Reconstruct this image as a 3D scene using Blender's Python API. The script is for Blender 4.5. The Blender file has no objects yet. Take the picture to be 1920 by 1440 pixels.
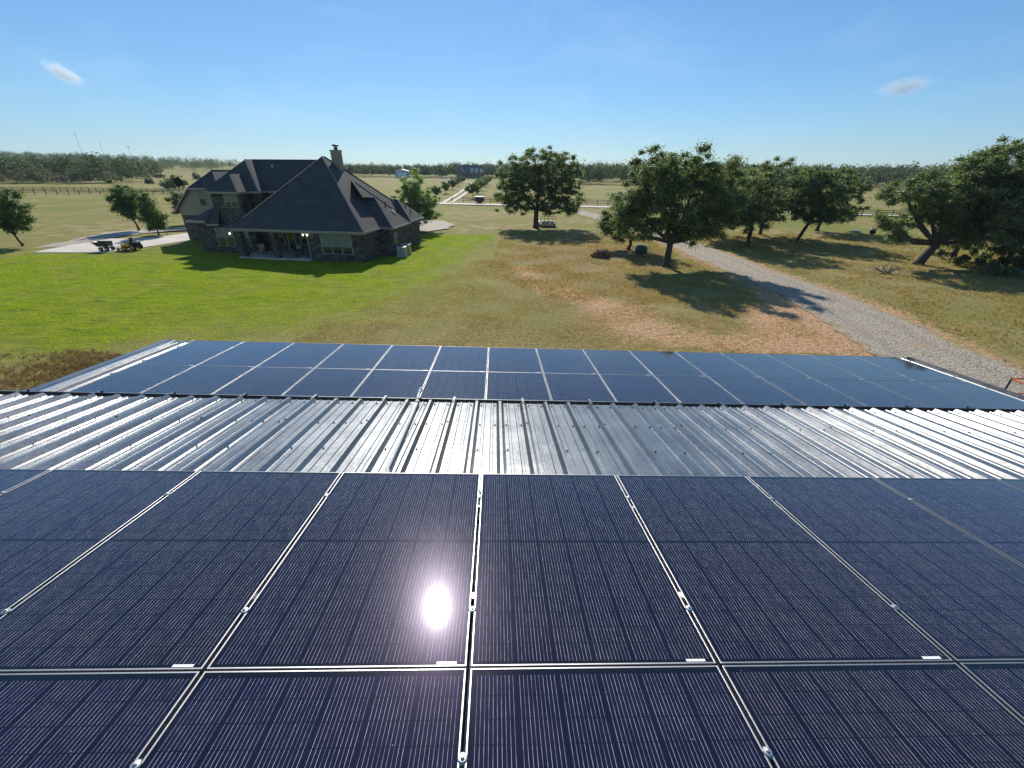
import bpy, math, random
import numpy as np
from mathutils import Matrix, Vector
R = math.radians
S = bpy.context.scene
COL = S.collection
rng = np.random.default_rng(7)

# ------------------------------------------------------------------ helpers
class MB:
    """collects pieces, builds ONE mesh object"""
    def __init__(s): s.v=[]; s.f=[]; s.n=0; s.mi=[]; s.cur=0
    def add(s, vs, fs):
        vs=[tuple(map(float,p)) for p in vs]
        s.f += [tuple(i+s.n for i in f) for f in fs]; s.mi += [s.cur]*len(fs)
        s.v += vs; s.n += len(vs); return s
    def box(s, x0,x1,y0,y1,z0,z1):
        return s.add([(x0,y0,z0),(x1,y0,z0),(x1,y1,z0),(x0,y1,z0),(x0,y0,z1),(x1,y0,z1),(x1,y1,z1),(x0,y1,z1)],
                     [(0,3,2,1),(4,5,6,7),(0,1,5,4),(1,2,6,5),(2,3,7,6),(3,0,4,7)])
    def obox(s, c, ax, ay, az):   # oriented box: centre and three half axes
        c,ax,ay,az=map(Vector,(c,ax,ay,az)); p=[]
        for k in (-1,1):
            for i,j in ((-1,-1),(1,-1),(1,1),(-1,1)): p.append(c+ax*i+ay*j+az*k)
        return s.add(p,[(0,3,2,1),(4,5,6,7),(0,1,5,4),(1,2,6,5),(2,3,7,6),(3,0,4,7)])
    def tube(s, pts, rad, n=8, cap=True):
        pts=[Vector(p) for p in pts]
        if not hasattr(rad,'__len__'): rad=[rad]*len(pts)
        vs=[];fs=[]; prev=None
        for i,p in enumerate(pts):
            d=(pts[min(i+1,len(pts)-1)]-pts[max(i-1,0)]).normalized()
            a=d.orthogonal().normalized() if prev is None else (prev-d*prev.dot(d)).normalized()
            prev=a; b=d.cross(a)
            for k in range(n):
                t=2*math.pi*k/n; vs.append(p+(a*math.cos(t)+b*math.sin(t))*rad[i])
        for i in range(len(pts)-1):
            for k in range(n):
                k2=(k+1)%n; fs.append((i*n+k,i*n+k2,(i+1)*n+k2,(i+1)*n+k))
        if cap: fs.append(tuple(range(n))[::-1]); fs.append(tuple(range((len(pts)-1)*n,len(pts)*n)))
        return s.add(vs,fs)
    def lathe(s, prof, c=(0,0,0), axis='z', n=16):
        vs=[];fs=[]
        for (r,h) in prof:
            for k in range(n):
                t=2*math.pi*k/n; x,y=r*math.cos(t),r*math.sin(t)
                p={'z':(x,y,h),'x':(h,x,y),'y':(y,h,x)}[axis]
                vs.append((p[0]+c[0],p[1]+c[1],p[2]+c[2]))
        for i in range(len(prof)-1):
            for k in range(n):
                k2=(k+1)%n; fs.append((i*n+k,i*n+k2,(i+1)*n+k2,(i+1)*n+k))
        fs.append(tuple(range(n))[::-1]); fs.append(tuple(range((len(prof)-1)*n,len(prof)*n)))
        return s.add(vs,fs)
    def poly(s, pts): return s.add(pts,[tuple(range(len(pts)))])
    def slab(s, pts, t):  # polygon thickened downwards by t
        n=len(pts); lo=[(p[0],p[1],p[2]-t) for p in pts]
        return s.add(list(pts)+lo,[tuple(range(n)),tuple(range(n,2*n))[::-1]]+[(i,n+i,n+(i+1)%n,(i+1)%n) for i in range(n)])
    def build(s, name, mats, parent=None, smooth=False, bevel=0):
        me=bpy.data.meshes.new(name); me.from_pydata(s.v,[],s.f)
        if not isinstance(mats,(list,tuple)): mats=[mats]
        for m in mats: me.materials.append(m)
        if len(mats)>1: me.polygons.foreach_set('material_index',s.mi)
        if smooth: me.polygons.foreach_set('use_smooth',[True]*len(me.polygons))
        me.update(); o=bpy.data.objects.new(name,me); COL.objects.link(o)
        if parent: o.parent=parent
        if bevel:
            b=o.modifiers.new('bevel','BEVEL'); b.width=bevel; b.segments=2; b.limit_method='ANGLE'
        return o

def quadmesh(name, V, nper, mat, parent=None, smooth=False):
    """V: (N*nper,3) array of vertices, every nper a polygon"""
    V=np.asarray(V,np.float32); nv=len(V); nf=nv//nper
    me=bpy.data.meshes.new(name); me.vertices.add(nv); me.vertices.foreach_set('co',V.ravel())
    me.loops.add(nv); me.loops.foreach_set('vertex_index',np.arange(nv,dtype=np.int32))
    me.polygons.add(nf); me.polygons.foreach_set('loop_start',np.arange(0,nv,nper,dtype=np.int32))
    me.update(calc_edges=True); me.validate()
    if mat: me.materials.append(mat)
    o=bpy.data.objects.new(name,me); COL.objects.link(o)
    if parent: o.parent=parent
    return o

def tag(o,label=None,cat=None,group=None,kind=None):
    if label: o['label']=label
    if cat: o['category']=cat
    if group: o['group']=group
    if kind: o['kind']=kind
    return o
def empty(name,loc=(0,0,0),rz=0,label=None,cat=None,group=None):
    o=bpy.data.objects.new(name,None); COL.objects.link(o); o.location=loc; o.rotation_euler=(0,0,rz)
    o.empty_display_size=.2
    return tag(o,label,cat,group)
def copy_tree(o,parent=None):
    c=o.copy(); COL.objects.link(c); c.parent=parent
    for ch in [x for x in bpy.data.objects if x.parent==o]: copy_tree(ch,c)
    return c

# ------------------------------------------------------------------ materials
def newmat(name):
    m=bpy.data.materials.new(name); m.use_nodes=True; nt=m.node_tree
    return m,nt,nt.nodes['Principled BSDF']
def N(nt,t,**k):
    n=nt.nodes.new(t)
    for a,b in k.items():
        if a in n.inputs: n.inputs[a].default_value=b
        else: setattr(n,a,b)
    return n
def L(nt,a,b): nt.links.new(a,b)
def ramp(nt,src,stops):
    r=nt.nodes.new('ShaderNodeValToRGB'); e=r.color_ramp.elements
    while len(e)<len(stops): e.new(.5)
    for i,(p,c) in enumerate(stops):
        e[i].position=p; e[i].color=(*c,1) if len(c)==3 else c
    L(nt,src,r.inputs[0]); return r.outputs[0]
def mix(nt,f,a,b,mode='MIX'):
    m=nt.nodes.new('ShaderNodeMix'); m.data_type='RGBA'; m.blend_type=mode
    for i,s in ((0,f),(6,a),(7,b)):
        if isinstance(s,(int,float)): m.inputs[i].default_value=s
        elif isinstance(s,tuple): m.inputs[i].default_value=(*s,1) if len(s)==3 else s
        else: L(nt,s,m.inputs[i])
    return m.outputs[2]
def math_(nt,op,a,b=None,c=None):
    m=nt.nodes.new('ShaderNodeMath'); m.operation=op
    for i,s in enumerate((a,b,c)):
        if s is None: continue
        if isinstance(s,(int,float)): m.inputs[i].default_value=s
        else: L(nt,s,m.inputs[i])
    return m.outputs[0]
def noise(nt,vec,scale,detail=4,rough=.55,dist=0):
    n=N(nt,'ShaderNodeTexNoise'); n.inputs['Scale'].default_value=scale; n.inputs['Detail'].default_value=detail
    n.inputs['Roughness'].default_value=rough; n.inputs['Distortion'].default_value=dist
    if vec is not None: L(nt,vec,n.inputs['Vector'])
    return n.outputs['Fac']
def coords(nt,which='Object',scale=None):
    t=nt.nodes.new('ShaderNodeTexCoord').outputs[which]
    if scale:
        m=nt.nodes.new('ShaderNodeMapping'); m.inputs['Scale'].default_value=scale; L(nt,t,m.inputs[0]); return m.outputs[0]
    return t
def bump(nt,b,h,strength,dist=.01):
    n=nt.nodes.new('ShaderNodeBump'); n.inputs['Strength'].default_value=strength; n.inputs['Distance'].default_value=dist
    L(nt,h,n.inputs['Height']); L(nt,n.outputs[0],b.inputs['Normal'])
def simple(name,col,rough=.6,metal=0,var=.15,scale=4,bmp=0,spec=None):
    m,nt,b=newmat(name); v=coords(nt)
    f=noise(nt,v,scale,5)
    c=ramp(nt,f,[(.3,tuple(x*(1-var) for x in col)),(.7,tuple(min(1,x*(1+var)) for x in col))])
    L(nt,c,b.inputs['Base Color']); b.inputs['Roughness'].default_value=rough; b.inputs['Metallic'].default_value=metal
    if spec is not None: b.inputs['Specular IOR Level'].default_value=spec
    if bmp: bump(nt,b,noise(nt,v,scale*4,4),bmp)
    return m

def mat_ground():
    m,nt,b=newmat('ground_cover'); v=coords(nt,'Object')
    at=nt.nodes.new('ShaderNodeAttribute'); at.attribute_name='mask'
    sp=nt.nodes.new('ShaderNodeSeparateColor'); L(nt,at.outputs['Color'],sp.inputs[0])
    big=noise(nt,v,.06,4); mid=noise(nt,v,.45,5); fine=noise(nt,v,5,6,.7); vf=noise(nt,v,22,4,.7)
    # wind-combed streaks, wider than deep
    vs=coords(nt,'Object',(.35,1.6,1)); st=noise(nt,vs,1.5,8,.74,.5)
    field=ramp(nt,mid,[(.3,(.20,.175,.055)),(.52,(.32,.265,.105)),(.72,(.45,.36,.17))])
    field=mix(nt,ramp(nt,big,[(.42,(0,0,0)),(.62,(1,1,1))]),field,(.22,.225,.055))
    lawn=ramp(nt,st,[(.33,(.07,.12,.003)),(.5,(.19,.25,.004)),(.67,(.32,.35,.015))])
    lawn=mix(nt,ramp(nt,mid,[(.45,(0,0,0)),(.75,(.45,.45,.45))]),lawn,(.36,.33,.06))
    dry=ramp(nt,fine,[(.3,(.16,.11,.05)),(.5,(.30,.22,.10)),(.7,(.46,.35,.17))])
    wob=math_(nt,'MULTIPLY',math_(nt,'SUBTRACT',mid,.5),.9)
    wl=math_(nt,'SUBTRACT',math_(nt,'ADD',sp.outputs[0],math_(nt,'MULTIPLY',wob,.7)),0.0)
    wl=ramp(nt,wl,[(.15,(0,0,0)),(.75,(1,1,1))])
    c=mix(nt,sp.outputs[2],field,dry)
    c=mix(nt,wl,c,lawn)
    # dirt: broken patches
    n2=noise(nt,coords(nt,'Object',(.9,1.7,1)),1.5,10,.82,.8)
    dm=math_(nt,'SUBTRACT',math_(nt,'ADD',math_(nt,'MULTIPLY',sp.outputs[1],1.0),math_(nt,'MULTIPLY',math_(nt,'SUBTRACT',n2,.5),2.8)),.60)
    dm=ramp(nt,math_(nt,'MULTIPLY',dm,4),[(0,(0,0,0)),(1,(1,1,1))])
    dirt=ramp(nt,fine,[(.3,(.34,.18,.09)),(.55,(.60,.37,.21)),(.75,(.76,.53,.34))])
    c=mix(nt,dm,c,dirt)
    sh=ramp(nt,fine,[(.25,(.5,.5,.5)),(.6,(1.05,1.05,1.05)),(.8,(1.3,1.3,1.3))])
    c=mix(nt,.75,c,sh,'MULTIPLY')
    c=mix(nt,.45,c,ramp(nt,vf,[(.3,(.55,.55,.55)),(.65,(1.2,1.2,1.2))]),'MULTIPLY')
    L(nt,c,b.inputs['Base Color']); b.inputs['Roughness'].default_value=.95; b.inputs['Specular IOR Level'].default_value=.1
    h=math_(nt,'ADD',math_(nt,'MULTIPLY',fine,1.0),math_(nt,'MULTIPLY',vf,.4))
    bump(nt,b,h,.9,.12)
    return m
def mat_gravel(name,base,scale=14,soil=True,tracks=False):
    m,nt,b=newmat(name); v=coords(nt,'Object')
    f=noise(nt,v,scale,6,.8); g=noise(nt,v,.5,4); vo=N(nt,'ShaderNodeTexVoronoi'); vo.inputs['Scale'].default_value=scale*1.3; L(nt,v,vo.inputs['Vector'])
    c=ramp(nt,f,[(.3,tuple(x*.3 for x in base)),(.5,tuple(x*.95 for x in base)),(.66,tuple(min(.9,x*1.7) for x in base))])
    c=mix(nt,.5,c,ramp(nt,vo.outputs['Distance'],[(0,(1.2,1.2,1.2)),(.7,(.6,.58,.55))]),'MULTIPLY')
    if soil:
        c=mix(nt,ramp(nt,g,[(.55,(0,0,0)),(.72,(.55,.55,.55))]),c,(.36,.24,.14))
    if tracks:
        at=nt.nodes.new('ShaderNodeAttribute'); at.attribute_name='across'; a=at.outputs['Fac']
        wig=math_(nt,'ADD',a,math_(nt,'MULTIPLY',math_(nt,'SUBTRACT',noise(nt,v,.35,3),.5),.14)); n3=noise(nt,v,1.6,7,.75)
        tk=ramp(nt,wig,[(.14,(.0,)*3),(.26,(1,)*3),(.38,(0,)*3),(.60,(0,)*3),(.72,(1,)*3),(.84,(0,)*3)])
        c=mix(nt,math_(nt,'MULTIPLY',tk,.5),c,mix(nt,1.0,c,(.70,.68,.66),'MULTIPLY'))
        cen=ramp(nt,wig,[(.40,(0,)*3),(.49,(1,)*3),(.58,(0,)*3)])
        c=mix(nt,math_(nt,'MULTIPLY',cen,math_(nt,'GREATER_THAN',n3,.55)),c,(.24,.19,.10))
        ed=math_(nt,'MULTIPLY',math_(nt,'ABSOLUTE',math_(nt,'SUBTRACT',a,.5)),2)
        em=ramp(nt,math_(nt,'ADD',math_(nt,'MULTIPLY',ed,.9),math_(nt,'MULTIPLY',n3,.8)),[(.0,(0,)*3),(1,(0,)*3)])
        em=math_(nt,'GREATER_THAN',math_(nt,'ADD',ed,math_(nt,'MULTIPLY',n3,1.1)),1.42)
        c=mix(nt,math_(nt,'MULTIPLY',em,.85),c,ramp(nt,n3,[(.4,(.40,.27,.16)),(.6,(.26,.20,.09))]))
    L(nt,c,b.inputs['Base Color']); b.inputs['Roughness'].default_value=.9
    bump(nt,b,math_(nt,'ADD',f,vo.outputs['Distance']),.8,.06)
    return m
def mat_leaf(name,c0,c1,trans=.3,rough=.45,ns=.55,tm=(1.5,1.7,.7)):
    m,nt,b=newmat(name); v=coords(nt)
    geo=nt.nodes.new('ShaderNodeNewGeometry')
    k=noise(nt,v,ns,3)
    r=math_(nt,'ADD',math_(nt,'MULTIPLY',geo.outputs['Random Per Island'],.5),math_(nt,'MULTIPLY',k,.55))
    c=ramp(nt,r,[(.25,c0),(.75,c1)])
    L(nt,c,b.inputs['Base Color']); b.inputs['Roughness'].default_value=rough; b.inputs['Specular IOR Level'].default_value=.5
    t=nt.nodes.new('ShaderNodeBsdfTranslucent'); L(nt,mix(nt,1.0,c,tm,'MULTIPLY'),t.inputs[0])
    ms=nt.nodes.new('ShaderNodeMixShader'); ms.inputs[0].default_value=trans
    L(nt,b.outputs[0],ms.inputs[1]); L(nt,t.outputs[0],ms.inputs[2]); L(nt,ms.outputs[0],nt.nodes['Material Output'].inputs[0])
    return m
def mat_bark():
    m,nt,b=newmat('bark'); v=coords(nt,'Object',(1,1,.25)); f=noise(nt,v,9,6,.7)
    L(nt,ramp(nt,f,[(.3,(.025,.02,.016)),(.7,(.10,.08,.062))]),b.inputs['Base Color']); b.inputs['Roughness'].default_value=.95
    bump(nt,b,f,.9,.05); return m
def mat_galv():
    m,nt,b=newmat('galvalume'); v=coords(nt)
    vo=N(nt,'ShaderNodeTexVoronoi'); vo.inputs['Scale'].default_value=38; L(nt,v,vo.inputs['Vector'])
    f=noise(nt,v,2.2,5,.6); g=noise(nt,coords(nt,'Object',(1,.12,1)),9,5,.6)
    c=mix(nt,.2,ramp(nt,f,[(.3,(.18,.20,.22)),(.7,(.26,.285,.31))]),vo.outputs['Color'],'SOFT_LIGHT')
    c=mix(nt,.5,c,ramp(nt,g,[(.3,(.66,.66,.67)),(.7,(1,1,1))]),'MULTIPLY')
    hs=nt.nodes.new('ShaderNodeHueSaturation'); hs.inputs['Saturation'].default_value=.18; L(nt,c,hs.inputs['Color'])
    L(nt,hs.outputs[0],b.inputs['Base Color']); b.inputs['Metallic'].default_value=.92
    rr=ramp(nt,math_(nt,'ADD',math_(nt,'MULTIPLY',f,.6),math_(nt,'MULTIPLY',vo.outputs['Distance'],.5)),[(.2,(.27,)*3),(.8,(.34,)*3)])
    L(nt,rr,b.inputs['Roughness'])
    bump(nt,b,math_(nt,'ADD',noise(nt,v,14,3),math_(nt,'MULTIPLY',f,2)),.06,.01)
    return m
def mat_cells():
    # monocrystalline cells under glass: 6 columns x 18 half cells, ten bright wires per cell
    m,nt,b=newmat('solar_cells'); v=coords(nt)
    s=nt.nodes.new('ShaderNodeSeparateXYZ'); L(nt,v,s.inputs[0]); x,y=s.outputs[0],s.outputs[1]
    CW=.1835; # cell column pitch; origin of the object = corner of the glass
    u=math_(nt,'DIVIDE',math_(nt,'SUBTRACT',x,.0115),CW)
    inx=math_(nt,'MULTIPLY',math_(nt,'GREATER_THAN',u,0),math_(nt,'LESS_THAN',u,6))
    fu=math_(nt,'FRACT',u)
    edge=math_(nt,'MINIMUM',fu,math_(nt,'SUBTRACT',1,fu))
    gapx=math_(nt,'LESS_THAN',edge,.012)
    # y: two halves of nine cells, a gap in the middle
    yy=math_(nt,'ABSOLUTE',math_(nt,'SUBTRACT',y,.849))
    w=math_(nt,'DIVIDE',math_(nt,'SUBTRACT',yy,.0085),.0918)
    iny=math_(nt,'MULTIPLY',math_(nt,'GREATER_THAN',w,0),math_(nt,'LESS_THAN',w,9))
    fw=math_(nt,'FRACT',w); ew=math_(nt,'MINIMUM',fw,math_(nt,'SUBTRACT',1,fw)); gapy=math_(nt,'LESS_THAN',ew,.022)
    b0=math_(nt,'MULTIPLY',math_(nt,'SUBTRACT',fu,.5),10.7); bb=math_(nt,'FRACT',math_(nt,'ADD',b0,20)); bd=math_(nt,'ADD',math_(nt,'ABSOLUTE',math_(nt,'SUBTRACT',bb,.5)),math_(nt,'GREATER_THAN',math_(nt,'ABSOLUTE',b0),5.0))
    wn=noise(nt,coords(nt,'Object',(60,9,1)),1.0,3,.7)
    wire=math_(nt,'LESS_THAN',bd,.027)
    cell=math_(nt,'MULTIPLY',math_(nt,'MULTIPLY',inx,iny),math_(nt,'MULTIPLY',math_(nt,'SUBTRACT',1,gapx),math_(nt,'SUBTRACT',1,gapy)))
    oi=nt.nodes.new('ShaderNodeObjectInfo')
    # every cell of a panel differs a little, and so do the panels
    cmb=nt.nodes.new('ShaderNodeCombineXYZ'); L(nt,math_(nt,'FLOOR',u),cmb.inputs[0]); L(nt,math_(nt,'FLOOR',math_(nt,'DIVIDE',math_(nt,'SUBTRACT',y,.849),.0918)),cmb.inputs[1]); L(nt,math_(nt,'MULTIPLY',oi.outputs['Random'],37),cmb.inputs[2])
    wnz=nt.nodes.new('ShaderNodeTexWhiteNoise'); L(nt,cmb.outputs[0],wnz.inputs[0])
    cc=mix(nt,math_(nt,'MULTIPLY',wnz.outputs[0],.8),(.0045,.0035,.014),(.0085,.006,.012))
    cc=mix(nt,ramp(nt,oi.outputs['Random'],[(0,(0,0,0)),(1,(.7,.7,.7))]),cc,(.005,.0035,.024))
    c=mix(nt,cell,(.003,.0035,.006),cc)
    wf=math_(nt,'MULTIPLY',math_(nt,'MULTIPLY',wire,inx),math_(nt,'MULTIPLY',iny,math_(nt,'SUBTRACT',1,gapx)))
    wf=math_(nt,'MULTIPLY',wf,math_(nt,'SUBTRACT',1,math_(nt,'MULTIPLY',gapy,.8)))
    wcol=ramp(nt,wn,[(.35,(.17,.17,.20)),(.62,(.66,.64,.70))])
    c=mix(nt,wf,c,wcol)
    dust=noise(nt,coords(nt,'Object'),3.0,6,.7,.4); sp=N(nt,'ShaderNodeTexVoronoi'); sp.inputs['Scale'].default_value=26; L(nt,v,sp.inputs['Vector'])
    spk=math_(nt,'MULTIPLY',math_(nt,'LESS_THAN',sp.outputs['Distance'],.07),math_(nt,'GREATER_THAN',sp.outputs['Color'],.72))
    c=mix(nt,math_(nt,'MULTIPLY',spk,.5),c,(.35,.35,.37))
    c=mix(nt,ramp(nt,dust,[(.45,(0,)*3),(.85,(.022,)*3)]),c,(.28,.27,.27))
    wv=coords(nt,'Object'); ad=nt.nodes.new('ShaderNodeVectorMath'); L(nt,wv,ad.inputs[0]); cq=nt.nodes.new('ShaderNodeCombineXYZ'); L(nt,math_(nt,'MULTIPLY',oi.outputs['Random'],91),cq.inputs[0]); L(nt,cq.outputs[0],ad.inputs[1])
    sp2=N(nt,'ShaderNodeTexVoronoi'); sp2.inputs['Scale'].default_value=1.7; L(nt,ad.outputs[0],sp2.inputs['Vector'])
    sm2=noise(nt,ad.outputs[0],2.6,7,.8,1.2)
    c=mix(nt,math_(nt,'MULTIPLY',math_(nt,'LESS_THAN',sp2.outputs['Distance'],.012),.75),c,(.6,.6,.58))
    c=mix(nt,ramp(nt,sm2,[(.62,(0,)*3),(.74,(.035,)*3)]),c,(.5,.5,.5))
    L(nt,c,b.inputs['Base Color'])
    L(nt,math_(nt,'ADD',math_(nt,'MULTIPLY',dust,.05),.19),b.inputs['Roughness'])
    b.inputs['Specular IOR Level'].default_value=.032
    b.inputs['Coat Weight'].default_value=1.0; b.inputs['Coat Roughness'].default_value=.037; b.inputs['Coat IOR'].default_value=1.5
    b.inputs['Specular Tint'].default_value=(.7,.5,1,1)
    bn=nt.nodes.new('ShaderNodeBump'); bn.inputs['Strength'].default_value=.03; bn.inputs['Distance'].default_value=.002
    L(nt,noise(nt,v,330,2,.5),bn.inputs['Height']); L(nt,bn.outputs[0],b.inputs['Normal'])
    return m
def mat_shingle():
    m,nt,b=newmat('shingle'); geo=coords(nt)
    br=nt.nodes.new('ShaderNodeTexBrick'); br.inputs['Scale'].default_value=1; br.inputs['Brick Width'].default_value=.33; br.inputs['Row Height'].default_value=.115
    br.inputs['Mortar Size'].default_value=.012; br.inputs['Color1'].default_value=(.070,.068,.066,1); br.inputs['Color2'].default_value=(.105,.10,.096,1); br.inputs['Mortar'].default_value=(.035,.035,.035,1)
    s=nt.nodes.new('ShaderNodeSeparateXYZ'); L(nt,geo,s.inputs[0])
    nm=nt.nodes.new('ShaderNodeNewGeometry'); tn=nt.nodes.new('ShaderNodeVectorTransform'); tn.vector_type='NORMAL'; tn.convert_from='WORLD'; tn.convert_to='OBJECT'; L(nt,nm.outputs['True Normal'],tn.inputs[0])
    sn=nt.nodes.new('ShaderNodeSeparateXYZ'); L(nt,tn.outputs[0],sn.inputs[0])
    ew=math_(nt,'GREATER_THAN',math_(nt,'ABSOLUTE',sn.outputs[0]),math_(nt,'ABSOLUTE',sn.outputs[1]))
    uu=math_(nt,'ADD',math_(nt,'MULTIPLY',s.outputs[1],ew),math_(nt,'MULTIPLY',s.outputs[0],math_(nt,'SUBTRACT',1,ew)))
    c=nt.nodes.new('ShaderNodeCombineXYZ'); L(nt,uu,c.inputs[0]); L(nt,s.outputs[2],c.inputs[1]); L(nt,c.outputs[0],br.inputs['Vector'])
    k=mix(nt,.6,br.outputs['Color'],ramp(nt,noise(nt,geo,.7,5),[(.3,(.7,.7,.72)),(.7,(1.15,1.12,1.1))]),'MULTIPLY')
    L(nt,k,b.inputs['Base Color']); b.inputs['Roughness'].default_value=.92; b.inputs['Specular IOR Level'].default_value=.2
    bump(nt,b,br.outputs['Fac'],-.5,.02); return m
def mat_stone():
    m,nt,b=newmat('ledgestone'); geo=coords(nt); s=nt.nodes.new('ShaderNodeSeparateXYZ'); L(nt,geo,s.inputs[0])
    uu=math_(nt,'ADD',s.outputs[0],s.outputs[1]); c=nt.nodes.new('ShaderNodeCombineXYZ'); L(nt,uu,c.inputs[0]); L(nt,s.outputs[2],c.inputs[1])
    nz=noise(nt,c.outputs[0],1.5,2)
    br=nt.nodes.new('ShaderNodeTexBrick'); br.inputs['Scale'].default_value=1; br.inputs['Brick Width'].default_value=.42; br.inputs['Row Height'].default_value=.14
    br.inputs['Mortar Size'].default_value=.012; br.inputs['Bias'].default_value=-.1; br.inputs['Color1'].default_value=(.03,.026,.024,1); br.inputs['Color2'].default_value=(.175,.145,.12,1); br.inputs['Mortar'].default_value=(.075,.066,.058,1)
    ad=nt.nodes.new('ShaderNodeVectorMath'); L(nt,c.outputs[0],ad.inputs[0]); sc=nt.nodes.new('ShaderNodeVectorMath'); sc.operation='SCALE'; L(nt,nt.nodes[-1].outputs[0] if False else c.outputs[0],sc.inputs[0]); sc.inputs['Scale'].default_value=0
    cm=nt.nodes.new('ShaderNodeCombineXYZ'); L(nt,math_(nt,'MULTIPLY',nz,.25),cm.inputs[1]); L(nt,cm.outputs[0],ad.inputs[1]); L(nt,ad.outputs[0],br.inputs['Vector'])
    k=mix(nt,.8,br.outputs['Color'],ramp(nt,noise(nt,geo,3.2,5,.7),[(.3,(.45,.45,.47)),(.7,(1.35,1.3,1.25))]),'MULTIPLY')
    L(nt,k,b.inputs['Base Color']); b.inputs['Roughness'].default_value=.9
    bump(nt,b,math_(nt,'ADD',br.outputs['Fac'],noise(nt,geo,6,3)),-.6,.04); return m
def mat_emit(name,col,st):
    m,nt,b=newmat(name); b.inputs['Base Color'].default_value=(*col,1); b.inputs['Emission Color'].default_value=(*col,1); b.inputs['Emission Strength'].default_value=st
    return m
def mat_glass(name='window_glass',col=(.02,.03,.028)):
    m,nt,b=newmat(name); v=coords(nt); L(nt,ramp(nt,noise(nt,v,1.3,3),[(.3,tuple(x*.6 for x in col)),(.7,tuple(x*1.6 for x in col))]),b.inputs['Base Color'])
    b.inputs['Roughness'].default_value=.06; b.inputs['Specular IOR Level'].default_value=.7; return m

M=dict(
 ground=mat_ground(), road=mat_gravel('road_gravel',(.38,.325,.255),7,True,True), gravel=mat_gravel('gravel',(.50,.42,.325),7), gravel2=mat_gravel('caliche',(.42,.37,.30),6),
 concrete=simple('concrete',(.52,.47,.40),.85,0,.18,.5,.3), lane=simple('pale_lane',(.50,.46,.38),.9,0,.15,.3,.3),
 oak=mat_leaf('oak_leaf',(.055,.08,.034),(.20,.24,.10),.42,.55),
 oak2=mat_leaf('oak_leaf_warm',(.062,.084,.038),(.23,.25,.12),.42,.55),
 young=mat_leaf('young_leaf',(.04,.075,.022),(.16,.22,.055),.4,.55),
 cotton=mat_leaf('pale_leaf',(.12,.17,.07),(.33,.40,.19),.45,.55),
 plum=mat_leaf('plum_leaf',(.025,.012,.014),(.07,.03,.03),.2,.45),
 far=mat_leaf('wood_leaf',(.03,.055,.02),(.15,.17,.055),.2,.8,.09),
 farwarm=mat_leaf('wood_leaf_warm',(.08,.085,.035),(.26,.22,.09),.2,.8,.09),
 grassy=mat_leaf('grass_blade',(.20,.16,.05),(.50,.39,.17),.4,.8,.35,(1.4,1.25,.9)),
 bark=mat_bark(), galv=mat_galv(), cells=mat_cells(), shingle=mat_shingle(), stone=mat_stone(),
 alu=simple('aluminium',(.66,.66,.67),.33,.9,.08,6,.05), pframe=simple('panel_frame',(.36,.36,.37),.42,.85,.08,6,.03), steel=simple('steel',(.45,.46,.47),.4,.85,.1,6),
 dark=simple('dark_metal',(.035,.035,.037),.5,.3,.2,5), rubber=simple('rubber',(.02,.02,.02),.85,0,.2,8),
 trim=simple('tan_trim',(.30,.26,.21),.7,0,.08,2), stucco=simple('stucco',(.30,.25,.19),.92,0,.1,3,.3),
 win=simple('window_frame',(.30,.28,.235),.6,0,.05,2), blind=simple('blind',(.19,.22,.155),.8,0,.08,1.5),
 glass=mat_glass(), white=simple('white_paint',(.75,.74,.72),.5,0,.06,3), offw=simple('pale_paint',(.5,.5,.48),.6,0,.1,3),
 orange=simple('orange_paint',(.75,.14,.035),.45,0,.12,8), yellow=simple('yellow_paint',(.62,.36,.02),.4,0,.1,6),
 wood=simple('split_wood',(.15,.085,.06),.9,0,.5,6,.5), rail=simple('fence_rail',(.055,.048,.04),.9,0,.25,4),
 green=simple('green_plastic',(.03,.06,.045),.45,0,.2,4), brickfar=simple('far_brick',(.17,.14,.13),.9,0,.15,.6),
 rooffar=simple('far_roof',(.13,.12,.125),.9,0,.1,.6), barnwall=simple('barn_wall',(.36,.38,.40),.5,.3,.08,2),
 sticker=simple('sticker',(.8,.8,.8),.4,0,.05,60), lamp=mat_emit('lamp_glow',(1,.86,.62),4), tan=simple('cushion',(.30,.27,.22),.9,0,.1,3),
 glassy=mat_glass('water',(.05,.055,.05)))

# ------------------------------------------------------------------ camera, sun, sky
CH=8.5
yaw,pitch,roll=R(2.027),R(27.498),R(.495); FPX=778.635
fw=Vector((math.sin(yaw)*math.cos(pitch),math.cos(yaw)*math.cos(pitch),-math.sin(pitch)))
rt=Vector((math.cos(yaw),-math.sin(yaw),0)); up=rt.cross(fw)
rt2=rt*math.cos(roll)+up*math.sin(roll); up2=up*math.cos(roll)-rt*math.sin(roll)
cam=bpy.data.cameras.new('camera'); co=bpy.data.objects.new('camera',cam); COL.objects.link(co)
mm=Matrix((rt2,up2,-fw)).transposed().to_4x4(); mm.translation=(0,0,CH); co.matrix_world=mm
cam.sensor_width=36; cam.lens=36*FPX/1920; cam.clip_start=.05; cam.clip_end=12000
S.camera=co
SUN_EL,SUN_AZ=R(35.3),R(-6.3)   # azimuth from +Y, clockwise
sd=Vector((math.sin(SUN_AZ)*math.cos(SUN_EL),math.cos(SUN_AZ)*math.cos(SUN_EL),math.sin(SUN_EL)))
sl=bpy.data.lights.new('sun','SUN'); sl.energy=5.0; sl.angle=R(.55); sl.color=(1,.94,.84)
so=bpy.data.objects.new('sun',sl); COL.objects.link(so); so.rotation_euler=(-sd).to_track_quat('-Z','Y').to_euler(); so.location=(0,20,60)
W=bpy.data.worlds.new('World'); S.world=W; W.use_nodes=True; wn=W.node_tree
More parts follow.
